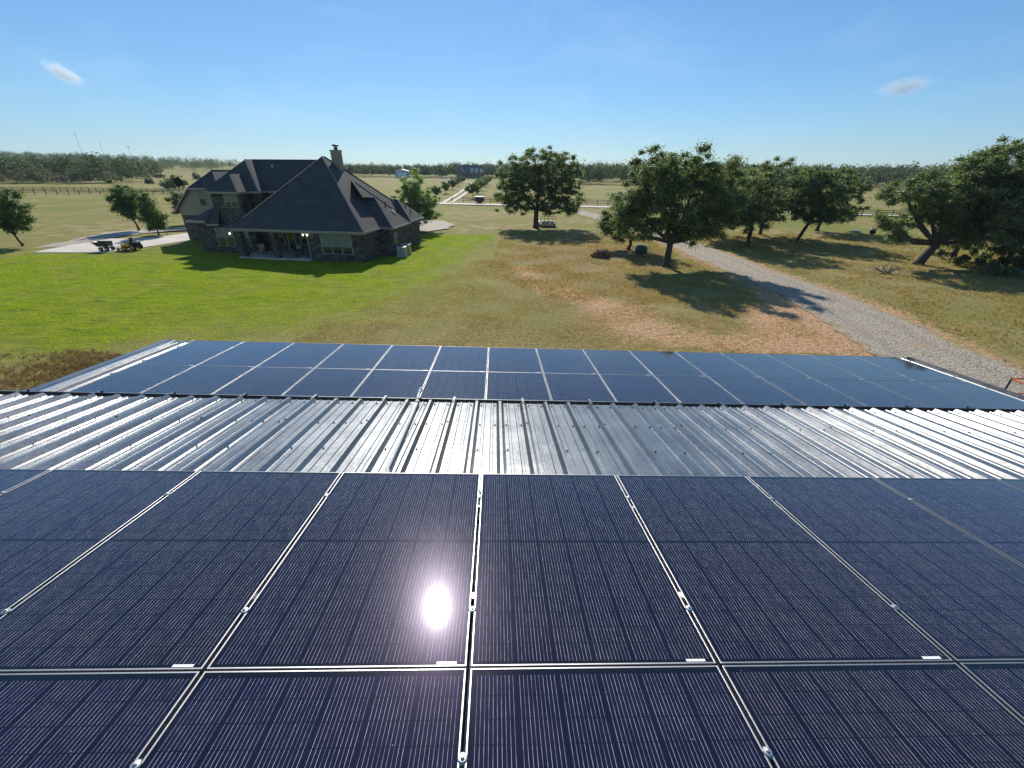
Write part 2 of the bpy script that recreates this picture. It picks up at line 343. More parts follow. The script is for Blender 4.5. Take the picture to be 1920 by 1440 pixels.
bg=wn.nodes['Background']; sky=wn.nodes.new('ShaderNodeTexSky'); sky.sky_type='NISHITA'; sky.sun_disc=False
sky.sun_elevation=SUN_EL; sky.sun_rotation=SUN_AZ; sky.air_density=1.0; sky.dust_density=.15; sky.ozone_density=3.5; sky.altitude=300
hs=wn.nodes.new('ShaderNodeHueSaturation'); hs.inputs['Saturation'].default_value=1.12; gm=wn.nodes.new('ShaderNodeGamma'); gm.inputs[1].default_value=.72; wn.links.new(sky.outputs[0],gm.inputs[0]); mu=mix(wn,1.0,gm.outputs[0],(.81,1.06,1.30),'MULTIPLY'); tcw=wn.nodes.new('ShaderNodeTexCoord'); mpw=wn.nodes.new('ShaderNodeMapping'); mpw.inputs['Scale'].default_value=(1.2,1.2,5); mpw.inputs['Rotation'].default_value=(.25,.35,0); wn.links.new(tcw.outputs['Generated'],mpw.inputs[0])
ci=noise(wn,mpw.outputs[0],1.7,7,.62,.9); mu=mix(wn,ramp(wn,ci,[(.48,(0,)*3),(.78,(.20,)*3)]),mu,(5.4,6.6,7.6)); wn.links.new(mu,hs.inputs['Color']); wn.links.new(hs.outputs[0],bg.inputs[0]); bg.inputs[1].default_value=.125
S.view_settings.view_transform='Standard'; S.view_settings.look='None'; S.view_settings.exposure=0.25; S.view_settings.gamma=1
S.cycles.max_bounces=8; S.cycles.transparent_max_bounces=8; S.cycles.volume_bounces=0

# ------------------------------------------------------------------ ground
def sdf(px,py,poly):
    P=np.stack([px,py],-1); d=np.full(px.shape,1e9); inside=np.zeros(px.shape,bool)
    n=len(poly)
    for i in range(n):
        a=np.array(poly[i],float); b=np.array(poly[(i+1)%n],float); ab=b-a
        t=np.clip(((P-a)@ab)/(ab@ab),0,1); d=np.minimum(d,np.hypot(*np.moveaxis(P-(a+t[...,None]*ab),-1,0)))
        c=((a[1]>py)!=(b[1]>py)); xi=(b[0]-a[0])*(py-a[1])/((b[1]-a[1]) if b[1]!=a[1] else 1e-9)+a[0]
        inside^=c&(px<xi)
    return np.where(inside,d,-d)
sm=lambda x: (lambda t:t*t*(3-2*t))(np.clip(x,0,1))
def terrain(x,y):
    r=np.hypot(x,y); az=np.degrees(np.arctan2(x,y))
    hill=sm((r-520)/700)*(16*np.exp(-((az+48)/22)**2)+6*np.exp(-((az+25)/14)**2))
    return hill
LAWN=[(-90,12),(-90,45),(-50,47.2),(-41,49.6),(-38,57),(-12,62.4),(-.5,62.6),(0,57),(-3.5,47),(-5,36),(-7.5,30),(-11,24.5),(-18,22.4),(-24,19.5),(-32,22),(-90,20)]
ROADL=[(19.2,-5),(19.4,12),(19.6,19.3),(20.5,23.7),(21.6,31.6),(21.4,39.8),(21.3,48.6),(21.3,62.1),(19.3,78),(17.9,88),(15.8,98),(13.5,109)]
ROADR=[(24.3,-5),(24.6,12),(25.3,18.5),(26.2,24.8),(26.6,30),(26.3,36),(26.1,44),(26.0,53),(25.6,66),(23.8,80),(21.2,91),(19.4,100),(17.5,109.5)]
def axis(lo,hi,a,b,step,grow=1.09):
    c=list(np.arange(a,b+1e-6,step)); s=step; v=c[-1]
    while v<hi: s*=grow; v+=s; c.append(v)
    s=step; v=c[0]; pre=[]
    while v>lo: s*=grow; v-=s; pre.append(v)
    return np.array(pre[::-1]+c)
gx=axis(-4500,4500,-78,66,.6); gy=axis(-800,5000,8,90,.6)
X,Y=np.meshgrid(gx,gy); nx,ny=len(gx),len(gy)
Z=terrain(X,Y)
# low undulation of the pasture away from buildings
Z+=0.10*np.sin(X*.11+1)*np.sin(Y*.09)*sm((Y-66)/30)+.0
lawn=sdf(X,Y,LAWN); wid=np.where(Y>57,1.2,9.0); wid=np.where((Y<24),4,wid)
mR=np.clip(.5+lawn/wid*.5,0,1)*.95
road=sdf(X,Y,ROADL+ROADR[::-1])
side=np.exp(-(np.clip(-road-0,0,9)/1.8)**2)*(Y<75)*.80
def blob(cx,cy,rx,ry,a,rot=0):
    c,s=math.cos(R(rot)),math.sin(R(rot)); dx=(X-cx)*c+(Y-cy)*s; dy=-(X-cx)*s+(Y-cy)*c
    return a*np.exp(-(dx/rx)**2-(dy/ry)**2)
mG=blob(5,28,7,7,.22)+blob(4,35,2.2,6,.35,25)+blob(1.5,40.5,3.5,1.0,.45,-15)+blob(11,24,6,5,.2)+side+blob(17.6,23.5,2.6,3.6,.95,10)+blob(14.5,20.5,4.2,2.0,.7)+blob(18.6,29.5,2.0,5,.55)+blob(9.5,21.5,5,2.2,.42)+blob(8.6,26.5,3.0,3.6,.46,20)+blob(5.5,31,1.8,5,.5,30)+blob(3,38.5,2.6,2.2,.55,-20)+blob(.8,41.3,3,.5,.62,-20)+blob(7.5,24,2.5,1.5,.3)+blob(-.5,59.2,1.4,1.6,.85)+blob(2.8,34,.35,6,.45,8)+blob(31,26,5,2,.35,-15)+blob(30,33,3,2.5,.2)
mG=np.clip(mG,0,1)*(1-.9*np.clip(mR*1.2,0,1))
mB=blob(-24,16.2,9,3.4,.95)+blob(11,48,9,9,.65)+blob(9,60,9,6,.7)+blob(33,30,8,12,.4)+blob(3,44,7,16,.5)+blob(7,30,7,9,.4)+blob(0,21,12,3,.45)
mB=np.clip(mB,0,.9)
me=bpy.data.meshes.new('ground'); V=np.stack([X,Y,Z],-1).reshape(-1,3)
idx=np.arange(nx*ny).reshape(ny,nx); F=np.stack([idx[:-1,:-1],idx[:-1,1:],idx[1:,1:],idx[1:,:-1]],-1).reshape(-1,4)
me.vertices.add(len(V)); me.vertices.foreach_set('co',V.astype(np.float32).ravel())
me.loops.add(F.size); me.loops.foreach_set('vertex_index',F.astype(np.int32).ravel()); me.polygons.add(len(F)); me.polygons.foreach_set('loop_start',np.arange(0,F.size,4,dtype=np.int32))
me.update(calc_edges=True)
at=me.color_attributes.new('mask','FLOAT_COLOR','POINT')
at.data.foreach_set('color',np.stack([mR,mG,mB,np.ones_like(mR)],-1).astype(np.float32).ravel())
me.materials.append(M['ground']); go=bpy.data.objects.new('ground',me); COL.objects.link(go); tag(go,kind='structure')

def strip(name,left,right,z,mat,wob=.0,sub=6):
    def res(pts,n):
        pts=np.array(pts,float); d=np.r_[0,np.cumsum(np.hypot(*np.diff(pts,axis=0).T))]; t=np.linspace(0,d[-1],n)
        return np.stack([np.interp(t,d,pts[:,0]),np.interp(t,d,pts[:,1])],-1)
    n=max(12,int(len(left)*sub)); a=res(left,n); b=res(right,n)
    r=np.random.default_rng(3); 
    def wn_(k): w=r.normal(0,1,k); return np.convolve(w,[.25,.5,.25],'same')*wob
    d=(b-a)/np.linalg.norm(b-a,axis=1)[:,None]; a=a+d*wn_(n)[:,None]; b=b+d*wn_(n)[:,None]
    vs=[];fs=[];m=14
    for i in range(n):
        for k in range(m+1):
            p=a[i]+(b[i]-a[i])*k/m; vs.append((p[0],p[1],float(terrain(p[0],p[1]))+z))
    for i in range(n-1):
        for k in range(m): q=i*(m+1)+k; fs.append((q,q+1,q+m+2,q+m+1))
    o=MB().add(vs,fs).build(name,mat); ca=o.data.color_attributes.new('across','FLOAT_COLOR','POINT'); ca.data.foreach_set('color',[q for i in range(n) for k in range(m+1) for q in (k/m,k/m,k/m,1)]); return tag(o,kind='structure')
strip('gravel_road',ROADL,ROADR,.03,M['road'],.25,22)
strip('lane',[(-44,124.5),(-20,118.7),(-16.2,117.1),(8.8,110.6),(27.2,108.3),(60,99),(120,78)],[(-44,128),(-17.2,123),(-14,121.8),(9.3,115.5),(28.4,112.6),(62,103.5),(122,83)],.14,M['lane'],.15,10)
strip('farm_track',[(-15.2,122),(-14.6,150),(-15,212),(-16,280),(-30,330)],[(-14.0,122),(-13.5,150),(-13.8,212),(-14.4,280),(-28,330)],.15,M['lane'],.1,8)
strip('farm_track',[(-12.9,122),(-12.4,150),(-12.5,212),(-13,280),(-27,329)],[(-11.8,122),(-11.2,150),(-11.2,212),(-11.5,280),(-25,328)],.15,M['lane'],.1,8)
strip('yard_track',[(-150,262),(-110,300),(-92,345),(-60,352),(-30,340)],[(-150,266),(-111,306),(-92,352),(-58,358),(-28,346)],.17,M['lane'],.2,8)
o=MB().slab([(-50,47.7,.06),(-42.4,47.8,.06),(-41.3,50.2,.06),(-40.2,52.7,.06),(-39.1,56.4,.06),(-33,62.5,.06),(-36,66,.06),(-43.4,63.1,.06),(-44.8,59.2,.06),(-47.2,57.2,.06),(-49.7,57.6,.06),(-50.3,53,.06)],.1).build('concrete_drive',M['concrete']); tag(o,kind='structure')
def patch(name,pts,z,mat,seed=1,amp=.35):
    r=random.Random(seed); out=[]
    n=len(pts)
    for i in range(n):
        a,b=pts[i],pts[(i+1)%n]
        for k in range(5):
            t=k/5; out.append((a[0]+(b[0]-a[0])*t+r.uniform(-amp,amp)*(k>0),a[1]+(b[1]-a[1])*t+r.uniform(-amp,amp)*(k>0),z))
    c=(sum(p[0] for p in out)/len(out),sum(p[1] for p in out)/len(out),z)
    m=MB(); k=len(out); m.add(out+[c],[(i,(i+1)%k,k) for i in range(k)]); o=m.build(name,mat); return tag(o,kind='structure')
patch('gravel_patch',[(-52.6,50.5),(-54,58),(-55.2,63.3),(-53.4,67),(-47.6,69.2),(-40,70.5),(-39.5,68),(-46,66.5),(-49.6,62.4),(-50.2,57.5),(-50.5,52)],.025,M['gravel2'],4)
patch('gravel_circle',[(-13.5,80),(-9.5,78.5),(-7.3,73.8),(-7.5,68.2),(-10.6,64.2),(-12.9,66),(-13.6,72)],.13,M['gravel2'],5,.3)
patch('puddle_painted_glare',[(-52.0,61.6),(-51.6,61.4),(-50.7,63.2),(-50.3,64.8),(-50.8,64.7),(-51.4,63.5)],.05,M['white'],6,.08)  # bright sky reflection in the water, painted on as a flat white sheet
# rutted soil heap line along the road is part of the ground sheet (mask); loose stones at the verge
st=[]
for i in range(900):
    t=rng.random(); k=rng.integers(0,len(ROADL)-4); A=np.array((ROADL if i%2 else ROADR)[k]);B=np.array((ROADL if i%2 else ROADR)[k+1]); p=A+(B-A)*t+rng.normal(0,.45,2)
    s=rng.uniform(.03,.09); q=rng.normal(size=(4,3)); q/=np.linalg.norm(q,axis=1)[:,None]; q*=s; q[:,2]=np.abs(q[:,2])*.7
    c=np.array([p[0],p[1],.02]); 
    for tri in ((0,1,2),(0,2,3),(0,3,1),(1,3,2)): st+= [c+q[j] for j in tri]
o=quadmesh('loose_stones',st,3,M['gravel']); tag(o,'pale loose stones scattered along both edges of the gravel road','stones',kind='stuff')

# ------------------------------------------------------------------ barn and its roofs (a frame tilted 1.8 degrees across)
TILT=R(1.78); LM=Matrix.Rotation(TILT,3,'Y')
def W_(p): q=LM@Vector(p); return Vector((q.x,q.y,q.z+CH))
S1,H1,Y1=.1782,1.995,1.072; S2,H2,Y2=.0981,3.541,5.936
def near(x,j,up_=0): return W_((x,Y1+j*math.cos(S1)+up_*math.sin(S1),-H1-j*math.sin(S1)+up_*math.cos(S1)))
def lower(x,j,up_=0): return W_((x,Y2+j*math.cos(S2)+up_*math.sin(S2),-H2-j*math.sin(S2)+up_*math.cos(S2)))
BR=Vector((1.5,3,0))
barn=empty('barn',BR,0,'long metal barn with two shiny ribbed roof levels under the solar panels','barn')
DX1=-.118
def rib_sheet(name,fn,x0,x1,rx,j0,j1,off,nj=2):
    prof=[(-.047,0),(-.015,.036),(.015,.036),(.047,0),(.083,0),(.090,.007),(.112,.007),(.119,0),(.186,0),(.193,.007),(.215,.007),(.222,0)]
    xs=[]; k0=int((x0-rx)/.3048)-1
    for k in range(k0,int((x1-rx)/.3048)+2):
        for a,h in prof:
            x=rx+k*.3048+a
            if x0<=x<=x1: xs.append((x,h))
    xs=[(x0,0)]+xs+[(x1,0)]
    vs=[];fs=[]
    for jj in range(nj):
        j=j0+(j1-j0)*jj/(nj-1)
        for x,h in xs: vs.append(fn(x,j,off+h)-BR)
    n=len(xs)
    for jj in range(nj-1):
        for i in range(n-1): q=jj*n+i; fs.append((q,q+1,q+n+1,q+n))
    return MB().add(vs,fs).build(name,M['galv'],barn)
RX=-5.085; EJ=3.80
rs=rib_sheet('roof_sheet',near,-12,13,RX,-2.6,EJ,DX1); 
rib_sheet('roof_sheet',lower,-7.75,10.75,RX+.1,-1.05,3.62,-.105)
def fbox(m,fn,x0,x1,j0,j1,u0,u1,base=BR):
    p=[fn(x,j,u)-base for u in (u0,u1) for x,j in ((x0,j0),(x1,j0),(x1,j1),(x0,j1))]
    m.add(p,[(0,1,2,3)[::-1],(4,5,6,7),(0,1,5,4),(1,2,6,5),(2,3,7,6),(3,0,4,7)])
# gutter along the upper eave: back, bottom, front wall with bright lip, hangers every three ribs
g=MB(); fbox(g,near,-12,13,EJ-.02,EJ+.115,DX1-.115,DX1-.11); fbox(g,near,-12,13,EJ+.115,EJ+.12,DX1-.115,DX1+.008); fbox(g,near,-12,13,EJ+.098,EJ+.122,DX1+.008,DX1+.014); fbox(g,near,-12,13,EJ-.025,EJ-.02,DX1-.115,DX1-.006)
gut=g.build('gutter',M['galv'],barn)
for k in range(-8,21):
    x=RX+k*.9144; g=MB()
    if -11.9<x<12.9: fbox(g,near,x-.016,x+.016,EJ-.03,EJ+.125,DX1+.037,DX1+.041); fbox(g,near,x-.016,x+.016,EJ+.121,EJ+.125,DX1+.0,DX1+.041); g.build('gutter_strap',M['galv'],gut)
# screws on the pan and on the ribs
sc=MB()
for j in (.9,2.4,3.05,3.70):
    for k in range(-23,59):
        for a in (.065,.24) if j!=2.4 else (.065,):
            x=RX+k*.3048+a
            if -11.9<x<12.9 and ((k*7+int(j*10))%3 or j>3.5):
                c=near(x,j+((k*37)%5-2)*.004,DX1+.004)-BR; nrm=(near(x,j,1)-near(x,j,0)).normalized()
                sc.tube([c,c+nrm*.006],.0105,6); sc.tube([c+nrm*.006,c+nrm*.012],.006,6)
for k in range(-8,21):
    x=RX+k*.9144
    for j in (3.05,3.72): 
        if -11.9<x<12.9: c=near(x,j,DX1+.0365)-BR; sc.tube([c,c+(near(x,j,1)-near(x,j,0))*.009],.011,6)
tag(sc.build('roof_screws',M['dark'],barn),kind='stuff')
# fascia, rakes of the lower roof
t=MB(); fbox(t,lower,-7.87,-7.72,-1.0,3.66,-.16,-.055); t.build('rake_trim',M['galv'],barn)
t=MB(); fbox(t,lower,10.74,10.80,-1.0,3.66,-.20,-.045); t.build('rake_trim',M['galv'],barn)
t=MB(); fbox(t,lower,-7.87,10.80,3.63,3.70,-.22,-.09); t.build('eave_trim',M['galv'],barn)
t=MB(); fbox(t,lower,-7.55,-7.47,-.9,3.5,-.085,-.018); t.build('end_rail',M['alu'],barn)
# walls
def wall(a,b,mt=M['barnwall'],name='wall'):
    a=Vector(a);b=Vector(b); n=8; m=MB()
    d=(b-a); d.z=0; nn=Vector((-d.y,d.x,0)).normalized()*.05
    m.add([a-BR,b-BR,Vector((b.x,b.y,0))-BR,Vector((a.x,a.y,0))-BR]+[p+nn-BR for p in (a,b,Vector((b.x,b.y,0)),Vector((a.x,a.y,0)))],[(0,1,2,3),(7,6,5,4),(0,4,5,1),(2,6,7,3),(1,5,6,2),(0,3,7,4)])
    return m.build(name,mt,barn)
wall(lower(-7.7,3.5,-.2),lower(10.7,3.5,-.2)); wall(lower(10.7,3.5,-.2),lower(10.7,-1,-.2)); wall(lower(-7.7,-1,-.2),lower(-7.7,3.5,-.2))
wall(near(-11.9,3.7,-.25),near(12.9,3.7,-.25)); wall(near(12.9,3.7,-.25),near(12.9,-2.5,-.25)); wall(near(-11.9,-2.5,-.25),near(-11.9,3.7,-.25)); wall(near(12.9,-2.5,-.25),near(-11.9,-2.5,-.25))

# conduit over the upper roof
pts=[near(-.72,1.2,-.07),near(-.915,1.9,-.055),near(-.963,3.62,-.055)]
c0=Vector(pts[0]); cd=empty('conduit',c0,0,'pale grey conduit pipe running down the ribbed metal roof between the panel arrays','pipe')
c=MB(); c.tube([p-c0 for p in pts],.019,14); c.build('pipe',M['offw'],cd,True)
c=MB(); q=[near(-.963,3.62,-.055),near(-.985,3.82,-.05),near(-.995,4.02,-.035),near(-1.0,4.12,-.05)]
c.tube([p-c0 for p in q],[.019]*4,12); c.tube([p-c0 for p in (near(-.962,3.58,-.055),near(-.966,3.66,-.055))],.025,12); c.tube([p-c0 for p in (near(-.99,3.94,-.04),near(-.992,3.98,-.037))],.025,12); c.tube([p-c0 for p in (near(-.996,4.05,-.037),near(-1.0,4.12,-.045),near(-1.0,4.16,-.08))],[.027,.027,.018],12)
c.build('elbow_fitting',M['offw'],cd,True)
w=MB(); P_=[near(-.19,2.45,DX1+.012),near(-.215,2.40,DX1+.03),near(-.235,2.37,DX1+.015),near(-.225,2.31,DX1+.012),near(-.20,2.28,DX1+.02),near(-.19,2.34,DX1+.012)]
w0=Vector(P_[0]); o=MB().tube([p-w0 for p in P_],.0022,5).build('wire_scrap',M['dark']); o.location=w0; tag(o,'thin bent scrap of dark wire lying on the ribbed roof','wire')

# ------------------------------------------------------------------ solar panels
PW,PL,TH=1.134,1.722,.035
def basis(S_): # panel frame -> world rotation
    ex=LM@Vector((1,0,0)); ey=LM@Vector((0,math.cos(S_),-math.sin(S_))); ez=LM@Vector((0,math.sin(S_),math.cos(S_)))
    return Matrix((ex,ey,ez)).transposed()
def make_panel():
    root=bpy.data.objects.new('solar_panel',None); COL.objects.link(root); root.empty_display_size=.1
    f=MB(); w=.0075
    f.box(0,w,0,PL,-TH,.0015); f.box(PW-w,PW,0,PL,-TH,.0015); f.box(w,PW-w,0,w,-TH,.0012); f.box(w,PW-w,PL-w,PL,-TH,.0012)
    fr=f.build('frame',M['pframe'],root,bevel=.0012)
    gl=MB().box(0,PW-2*w,0,PL-2*w,-.006,-.001).build('glass_face',M['cells'],root); gl.location=(w,w,0)
    s=MB().box(PW-.135,PW-.045,.012,.024,-.001,-.0003).build('label_strip',M['sticker'],root)
    return root,s
def clamp_mesh():
    c=MB(); c.lathe([(.016,.0016),(.0185,.004),(.015,.008),(.007,.009)],n=16); c.lathe([(.0075,.009),(.0075,.014),(.004,.015)],n=6); c.box(-.006,.006,-.02,.02,-.03,.002); return c
proto,st0=make_panel()
cl=clamp_mesh().build('clamp',M['steel'],proto); cl.location=(PW+.01,.312,0)
cl2=cl.copy(); COL.objects.link(cl2); cl2.location=(PW+.01,1.372,0)
ORD=['first','second','third','fourth','fifth','sixth','seventh','eighth','ninth','tenth','eleventh','twelfth','thirteenth','fourteenth','fifteenth','sixteenth']
used=[False]
def place_panel(fn,S_,x,j,label,group):
    r=proto if not used[0] else copy_tree(proto); used[0]=True
    m=basis(S_).to_4x4(); m.translation=fn(x,j,0); r.matrix_world=m; tag(r,label,'solar panel',group); return r
X1,X2=-.085,-7.047; PIT=PW+.02
for k in range(-4,5):
    place_panel(near,S1,X1+k*PIT+.01,.005,'%s solar panel from the left in the near row against the bare metal'%ORD[k+4],'solar panels of the near array')
for k in range(-3,4):
    place_panel(near,S1,X1+k*PIT+.01,-1.727,'%s solar panel from the left along the bottom edge of the photo'%ORD[k+3],'solar panels of the near array')
for r_,nm in ((0,'lower array row beside the gutter'),(1,'outermost array row beside the lawn')):
    for k in range(15):
        place_panel(lower,S2,X2+k*PIT+.01,r_*1.732+.005,'%s solar panel from the left in the %s'%(ORD[k],nm),'solar panels of the far array')
rl=MB()
for j in (.45,1.32,-.45,-1.3): fbox(rl,near,-4.9,5.8,j-.02,j+.02,-.078,-.037)
rl.build('mounting_rail',M['alu'],barn)
rl=MB()
for j in (.4,1.35,2.1,3.1): fbox(rl,lower,-7.2,10.4,j-.02,j+.02,-.065,-.037)
rl.build('mounting_rail',M['alu'],barn)

# ------------------------------------------------------------------ orange lift beside the lower roof
gb=Vector((13.43,8.32,0))
lift=empty('scissor_lift',gb,R(-90),'orange scissor lift whose guard rail shows past the right roof edge','lift')
pz=2.80
c=MB(); c.box(-.6,2.2,-.42,.42,.25,.55); c.build('chassis',M['orange'],lift,bevel=.02)
for x in (-.35,1.95):
    for y in (-.44,.44): MB().lathe([(.2,-.07),(.22,-.05),(.22,.05),(.2,.07)],(x,y,.22),'y').build('wheel',M['rubber'],lift)
c=MB()
for i in range(4):
    z0=.6+i*(pz-.7)/4; z1=.6+(i+1)*(pz-.7)/4
    for y in (-.32,.32): c.tube([(-.4,y,z0),(2.0,y,z1)],.035,6); c.tube([(2.0,y-.06,z0),(-.4,y-.06,z1)],.035,6)
c.build('scissor_arms',M['orange'],lift)
c=MB(); c.box(-.7,2.3,-.45,.45,pz-.08,pz); c.build('platform',M['steel'],lift,bevel=.01)
c=MB()
for z in (pz+1.05,pz+.62,pz+.2):
    c.tube([(-.68,-.43,z),(2.28,-.43,z),(2.28,.43,z),(-.68,.43,z),(-.68,-.43,z)],.022,8)
c.build('guard_rail',M['orange'],lift)
c=MB()
for x in (-.68,.8,2.28):
    for y in (-.43,.43): c.tube([(x,y,pz),(x,y,pz+1.08)],.02,8)
c.build('rail_post',M['dark'],lift)

# ------------------------------------------------------------------ house
HA=R(-10.5); HP=Vector((-13.19,42.95,0))
house=empty('house',HP,HA,'large stone and stucco house with steep dark shingle roofs on the green lawn','house')
EZ=2.95; G=.912
def hpart(mb,name,mat,label=None,bevel=0,parent=None):
    o=mb.build(name,mat,parent or house,bevel=bevel)
    if label: o['label']=label
    return o
# walls (closed volumes)
w=MB(); w.box(-5.75,0,0,13.2,0,2.82); w.box(-13.3,-5.75,3.4,13.2,0,2.82); w.box(0,1.3,3.55,8.8,0,2.82); w.box(0,.95,9.4,13.3,0,2.82)
w.box(-20.2,-13.35,2.25,12.8,0,3.0)
hpart(w,'wall',M['stone'])
w=MB(); w.box(-17.35,-14.3,2.6,6,3.0,5.98); w.box(-19.2,-13.1,4.3,12,3.0,5.99); w.box(-13.1,-7.6,5.4,12,3.0,5.97)
hpart(w,'upper_wall',M['stone'])
w=MB(); w.box(-28.1,-19.2,8.75,18,0,3.0); hpart(w,'garage_wall',M['stone'])
# stucco gable above the garage wall
zt=lambda u:3.0+ (u+28.1)*G+.35
w=MB(); pr=[(-28.1,3.0),(-19.2,3.0),(-19.2,3.9),(-21.45,6.05),(-25.75,6.05),(-28.1,3.9)]
n=len(pr); w.add([(a,8.70,b) for a,b in pr]+[(a,17.9,b) for a,b in pr],[tuple(range(n)),tuple(range(n,2*n))[::-1]]+[(i,n+i,n+(i+1)%n,(i+1)%n) for i in range(n)])
hpart(w,'gable',M['stucco'],'tan stucco gable end with a clipped top')
# pillars and porch
for u in (-13.3,-9.5):
    p=MB(); p.box(u-.28,u+.28,-.28,.28,0,2.8); hpart(p,'porch_pillar',M['stone'])
p=MB(); p.box(-13.7,-5.78,-.45,3.38,.0,.12); hpart(p,'porch_floor',M['concrete'])
p=MB(); p.box(-13.9,.45,-.36,-.2,2.62,2.80); p.box(-13.9,-13.7,-.2,4,2.62,2.80); hpart(p,'porch_beam',M['trim'])
p=MB(); p.box(-13.55,-5.78,-.15,3.35,2.74,2.79); hpart(p,'porch_ceiling',M['stucco'])
p=MB(); p.box(-6.4,-5.8,.0,.5,0.12,1.15); hpart(p,'low_pier',M['stone'],'low stone pier beside the porch opening')
p=MB(); p.tube([(-5.85,-.42,2.7),(-5.80,-.16,2.5),(-5.78,-.12,.15),(-5.78,-.3,.06)],.055,8); hpart(p,'downspout',M['win'])
# roofs
def roof(name,polys,t=.10,label=None):
    m=MB()
    for p in polys: m.slab(p,t)
    return hpart(m,name,M['shingle'],label)
ap=(-6.6,6.6,EZ+G*7.1); ap2=(-6.6,7.0,EZ+G*7.1)
c1,c2,c3,c4=(-13.7,-.5,EZ),(.5,-.5,EZ),(.5,14.1,EZ),(-13.7,14.1,EZ)
main=roof('roof',[(c1,c2,ap),(c2,c3,ap2,ap),(c3,c4,ap2),(c4,c1,ap,ap2)],.12,'steep dark hip roof over the porch')
# two-storey block
e=6.10
roof('roof',[((-19.9,5.1,e),(-7.2,5.1,e),(-7.2,8.4,9.11),(-16.6,8.4,9.11)),((-7.2,11.7,e),(-19.9,11.7,e),(-16.6,8.4,9.11),(-7.2,8.4,9.11)),((-19.9,11.7,e),(-19.9,5.1,e),(-16.6,8.4,9.11)),((-7.2,5.1,e),(-7.2,11.7,e),(-7.2,8.4,9.11))],.1,'long upper ridge roof')
roof('dormer_roof',[((-19.5,3.9,e),(-12.9,3.9,e),(-16.2,7.2,9.11)),((-12.9,3.9,e),(-12.9,7.2,e),(-14.6,8.4,7.65),(-16.2,8.4,9.11),(-16.2,7.2,9.11)),((-19.5,3.9,e),(-16.2,7.2,9.11),(-16.2,8.4,9.11),(-19.5,8.4,e))],.1,'larger upper hip with a lit east face')
roof('dormer_roof',[((-17.55,2.2,e-.01),(-14.06,2.2,e-.01),(-15.8,3.95,7.69)),((-14.06,2.2,e-.01),(-14.06,4.2,e-.01),(-15.8,5.7,7.69),(-15.8,3.95,7.69)),((-17.55,2.2,e-.01),(-15.8,3.95,7.69),(-15.8,5.7,7.69),(-17.55,4.2,e-.01))],.1,'smaller front hip above the upper window')
# garage roof, clipped gable
gz=lambda u: 3.55+ (u+28.5)*G
gr=[((-28.6,8.3,3.42),(-25.65,8.3,6.11),(-23.6,10.45,7.98),(-23.6,18.3,7.98),(-28.6,18.3,3.42)),((-18.6,8.3,3.42),(-18.6,18.3,3.42),(-23.6,18.3,7.98),(-23.6,10.45,7.98),(-21.55,8.3,6.11)),((-25.65,8.3,6.11),(-21.55,8.3,6.11),(-23.6,10.45,7.98))]
roof('garage_roof',gr,.1)
# low skirt roofs by the tower
roof('skirt_roof',[((-20.9,1.85,3.22),(-18.55,1.85,3.22),(-17.4,3.1,4.75),(-17.9,4.3,5.0),(-20.9,4.3,3.6)),((-20.9,1.85,3.22),(-20.9,4.3,3.6),(-20.9,4.3,3.3),(-20.9,1.85,3.1))],.08)
roof('skirt_roof',[((-18.6,1.9,2.98),(-17.1,1.9,2.98),(-17.1,2.6,4.5),(-17.5,2.9,4.7),(-18.6,2.2,3.4))],.08)
# east wings
T1=(-2.89,5.08,7.14); T1b=(-2.78,5.54,7.04); T1m=(-4.01,6.99,7.06); Sa=(-1.35,3.88,5.73); S2_=(-1.16,6.31,5.56); Sm=(-2.42,5.6,5.6); E1=(1.75,3.4,2.9); E2=(1.7,8.6,2.93); Vb=(.45,3.4,2.97)
roof('wing_roof',[(S2_,E1,E2,T1b,T1,Sa),(Vb,E1,S2_,Sm)],.08,'east wing hip roof with vents')
roof('wing_roof',[((1.4,9.3,2.95),(1.4,13.9,2.95),(-.9,11.6,5.05)),((.4,9.3,2.96),(1.4,9.3,2.95),(-.9,11.6,5.05),(-1.8,11.6,5.05)),((1.4,13.9,2.95),(.4,13.9,2.96),(-1.8,11.6,5.05),(-.9,11.6,5.05))],.08,'far east wing hip roof')
m=MB(); m.add([T1,Sa,Sm,T1m,S2_,(T1m[0]-.1,T1m[1]+1.2,T1m[2]-.1),E2],[(0,1,2,3),(1,4,2),(0,3,5),(0,5,6)]); hpart(m,'valley_face',M['shingle'])
# ridge caps and fascias
RCM=simple('ridge_shingle',(.15,.14,.135),.9)
for a,b in ((c1,ap),(c2,ap),(c3,ap2),((-16.6,8.4,9.11),(-7.4,8.4,9.11)),((-12.9,3.9,e),(-16.2,7.2,9.11)),((-14.06,2.2,e),(-15.8,3.95,7.69)),(E1,S2_),(T1b,E2),((-23.6,10.45,7.98),(-23.6,18,7.98)),):
    a,b=Vector(a),Vector(b); d=(b-a).normalized(); s_=d.cross(Vector((0,0,1))).normalized(); u_=s_.cross(d)
    r_=MB(); r_.obox((a+b)/2+u_*.012,(b-a)/2,s_*.10,u_*.016); hpart(r_,'ridge_cap',RCM)
def fas(a,b,h=.19,t=.03):
    a,b=Vector(a),Vector(b); d=(b-a).normalized(); s_=d.cross(Vector((0,0,1))).normalized(); f_=MB(); f_.obox((a+b)/2+s_*t+Vector((0,0,-h/2-.02)),(b-a)/2,s_*t,Vector((0,0,h/2))); hpart(f_,'fascia',M['trim'])
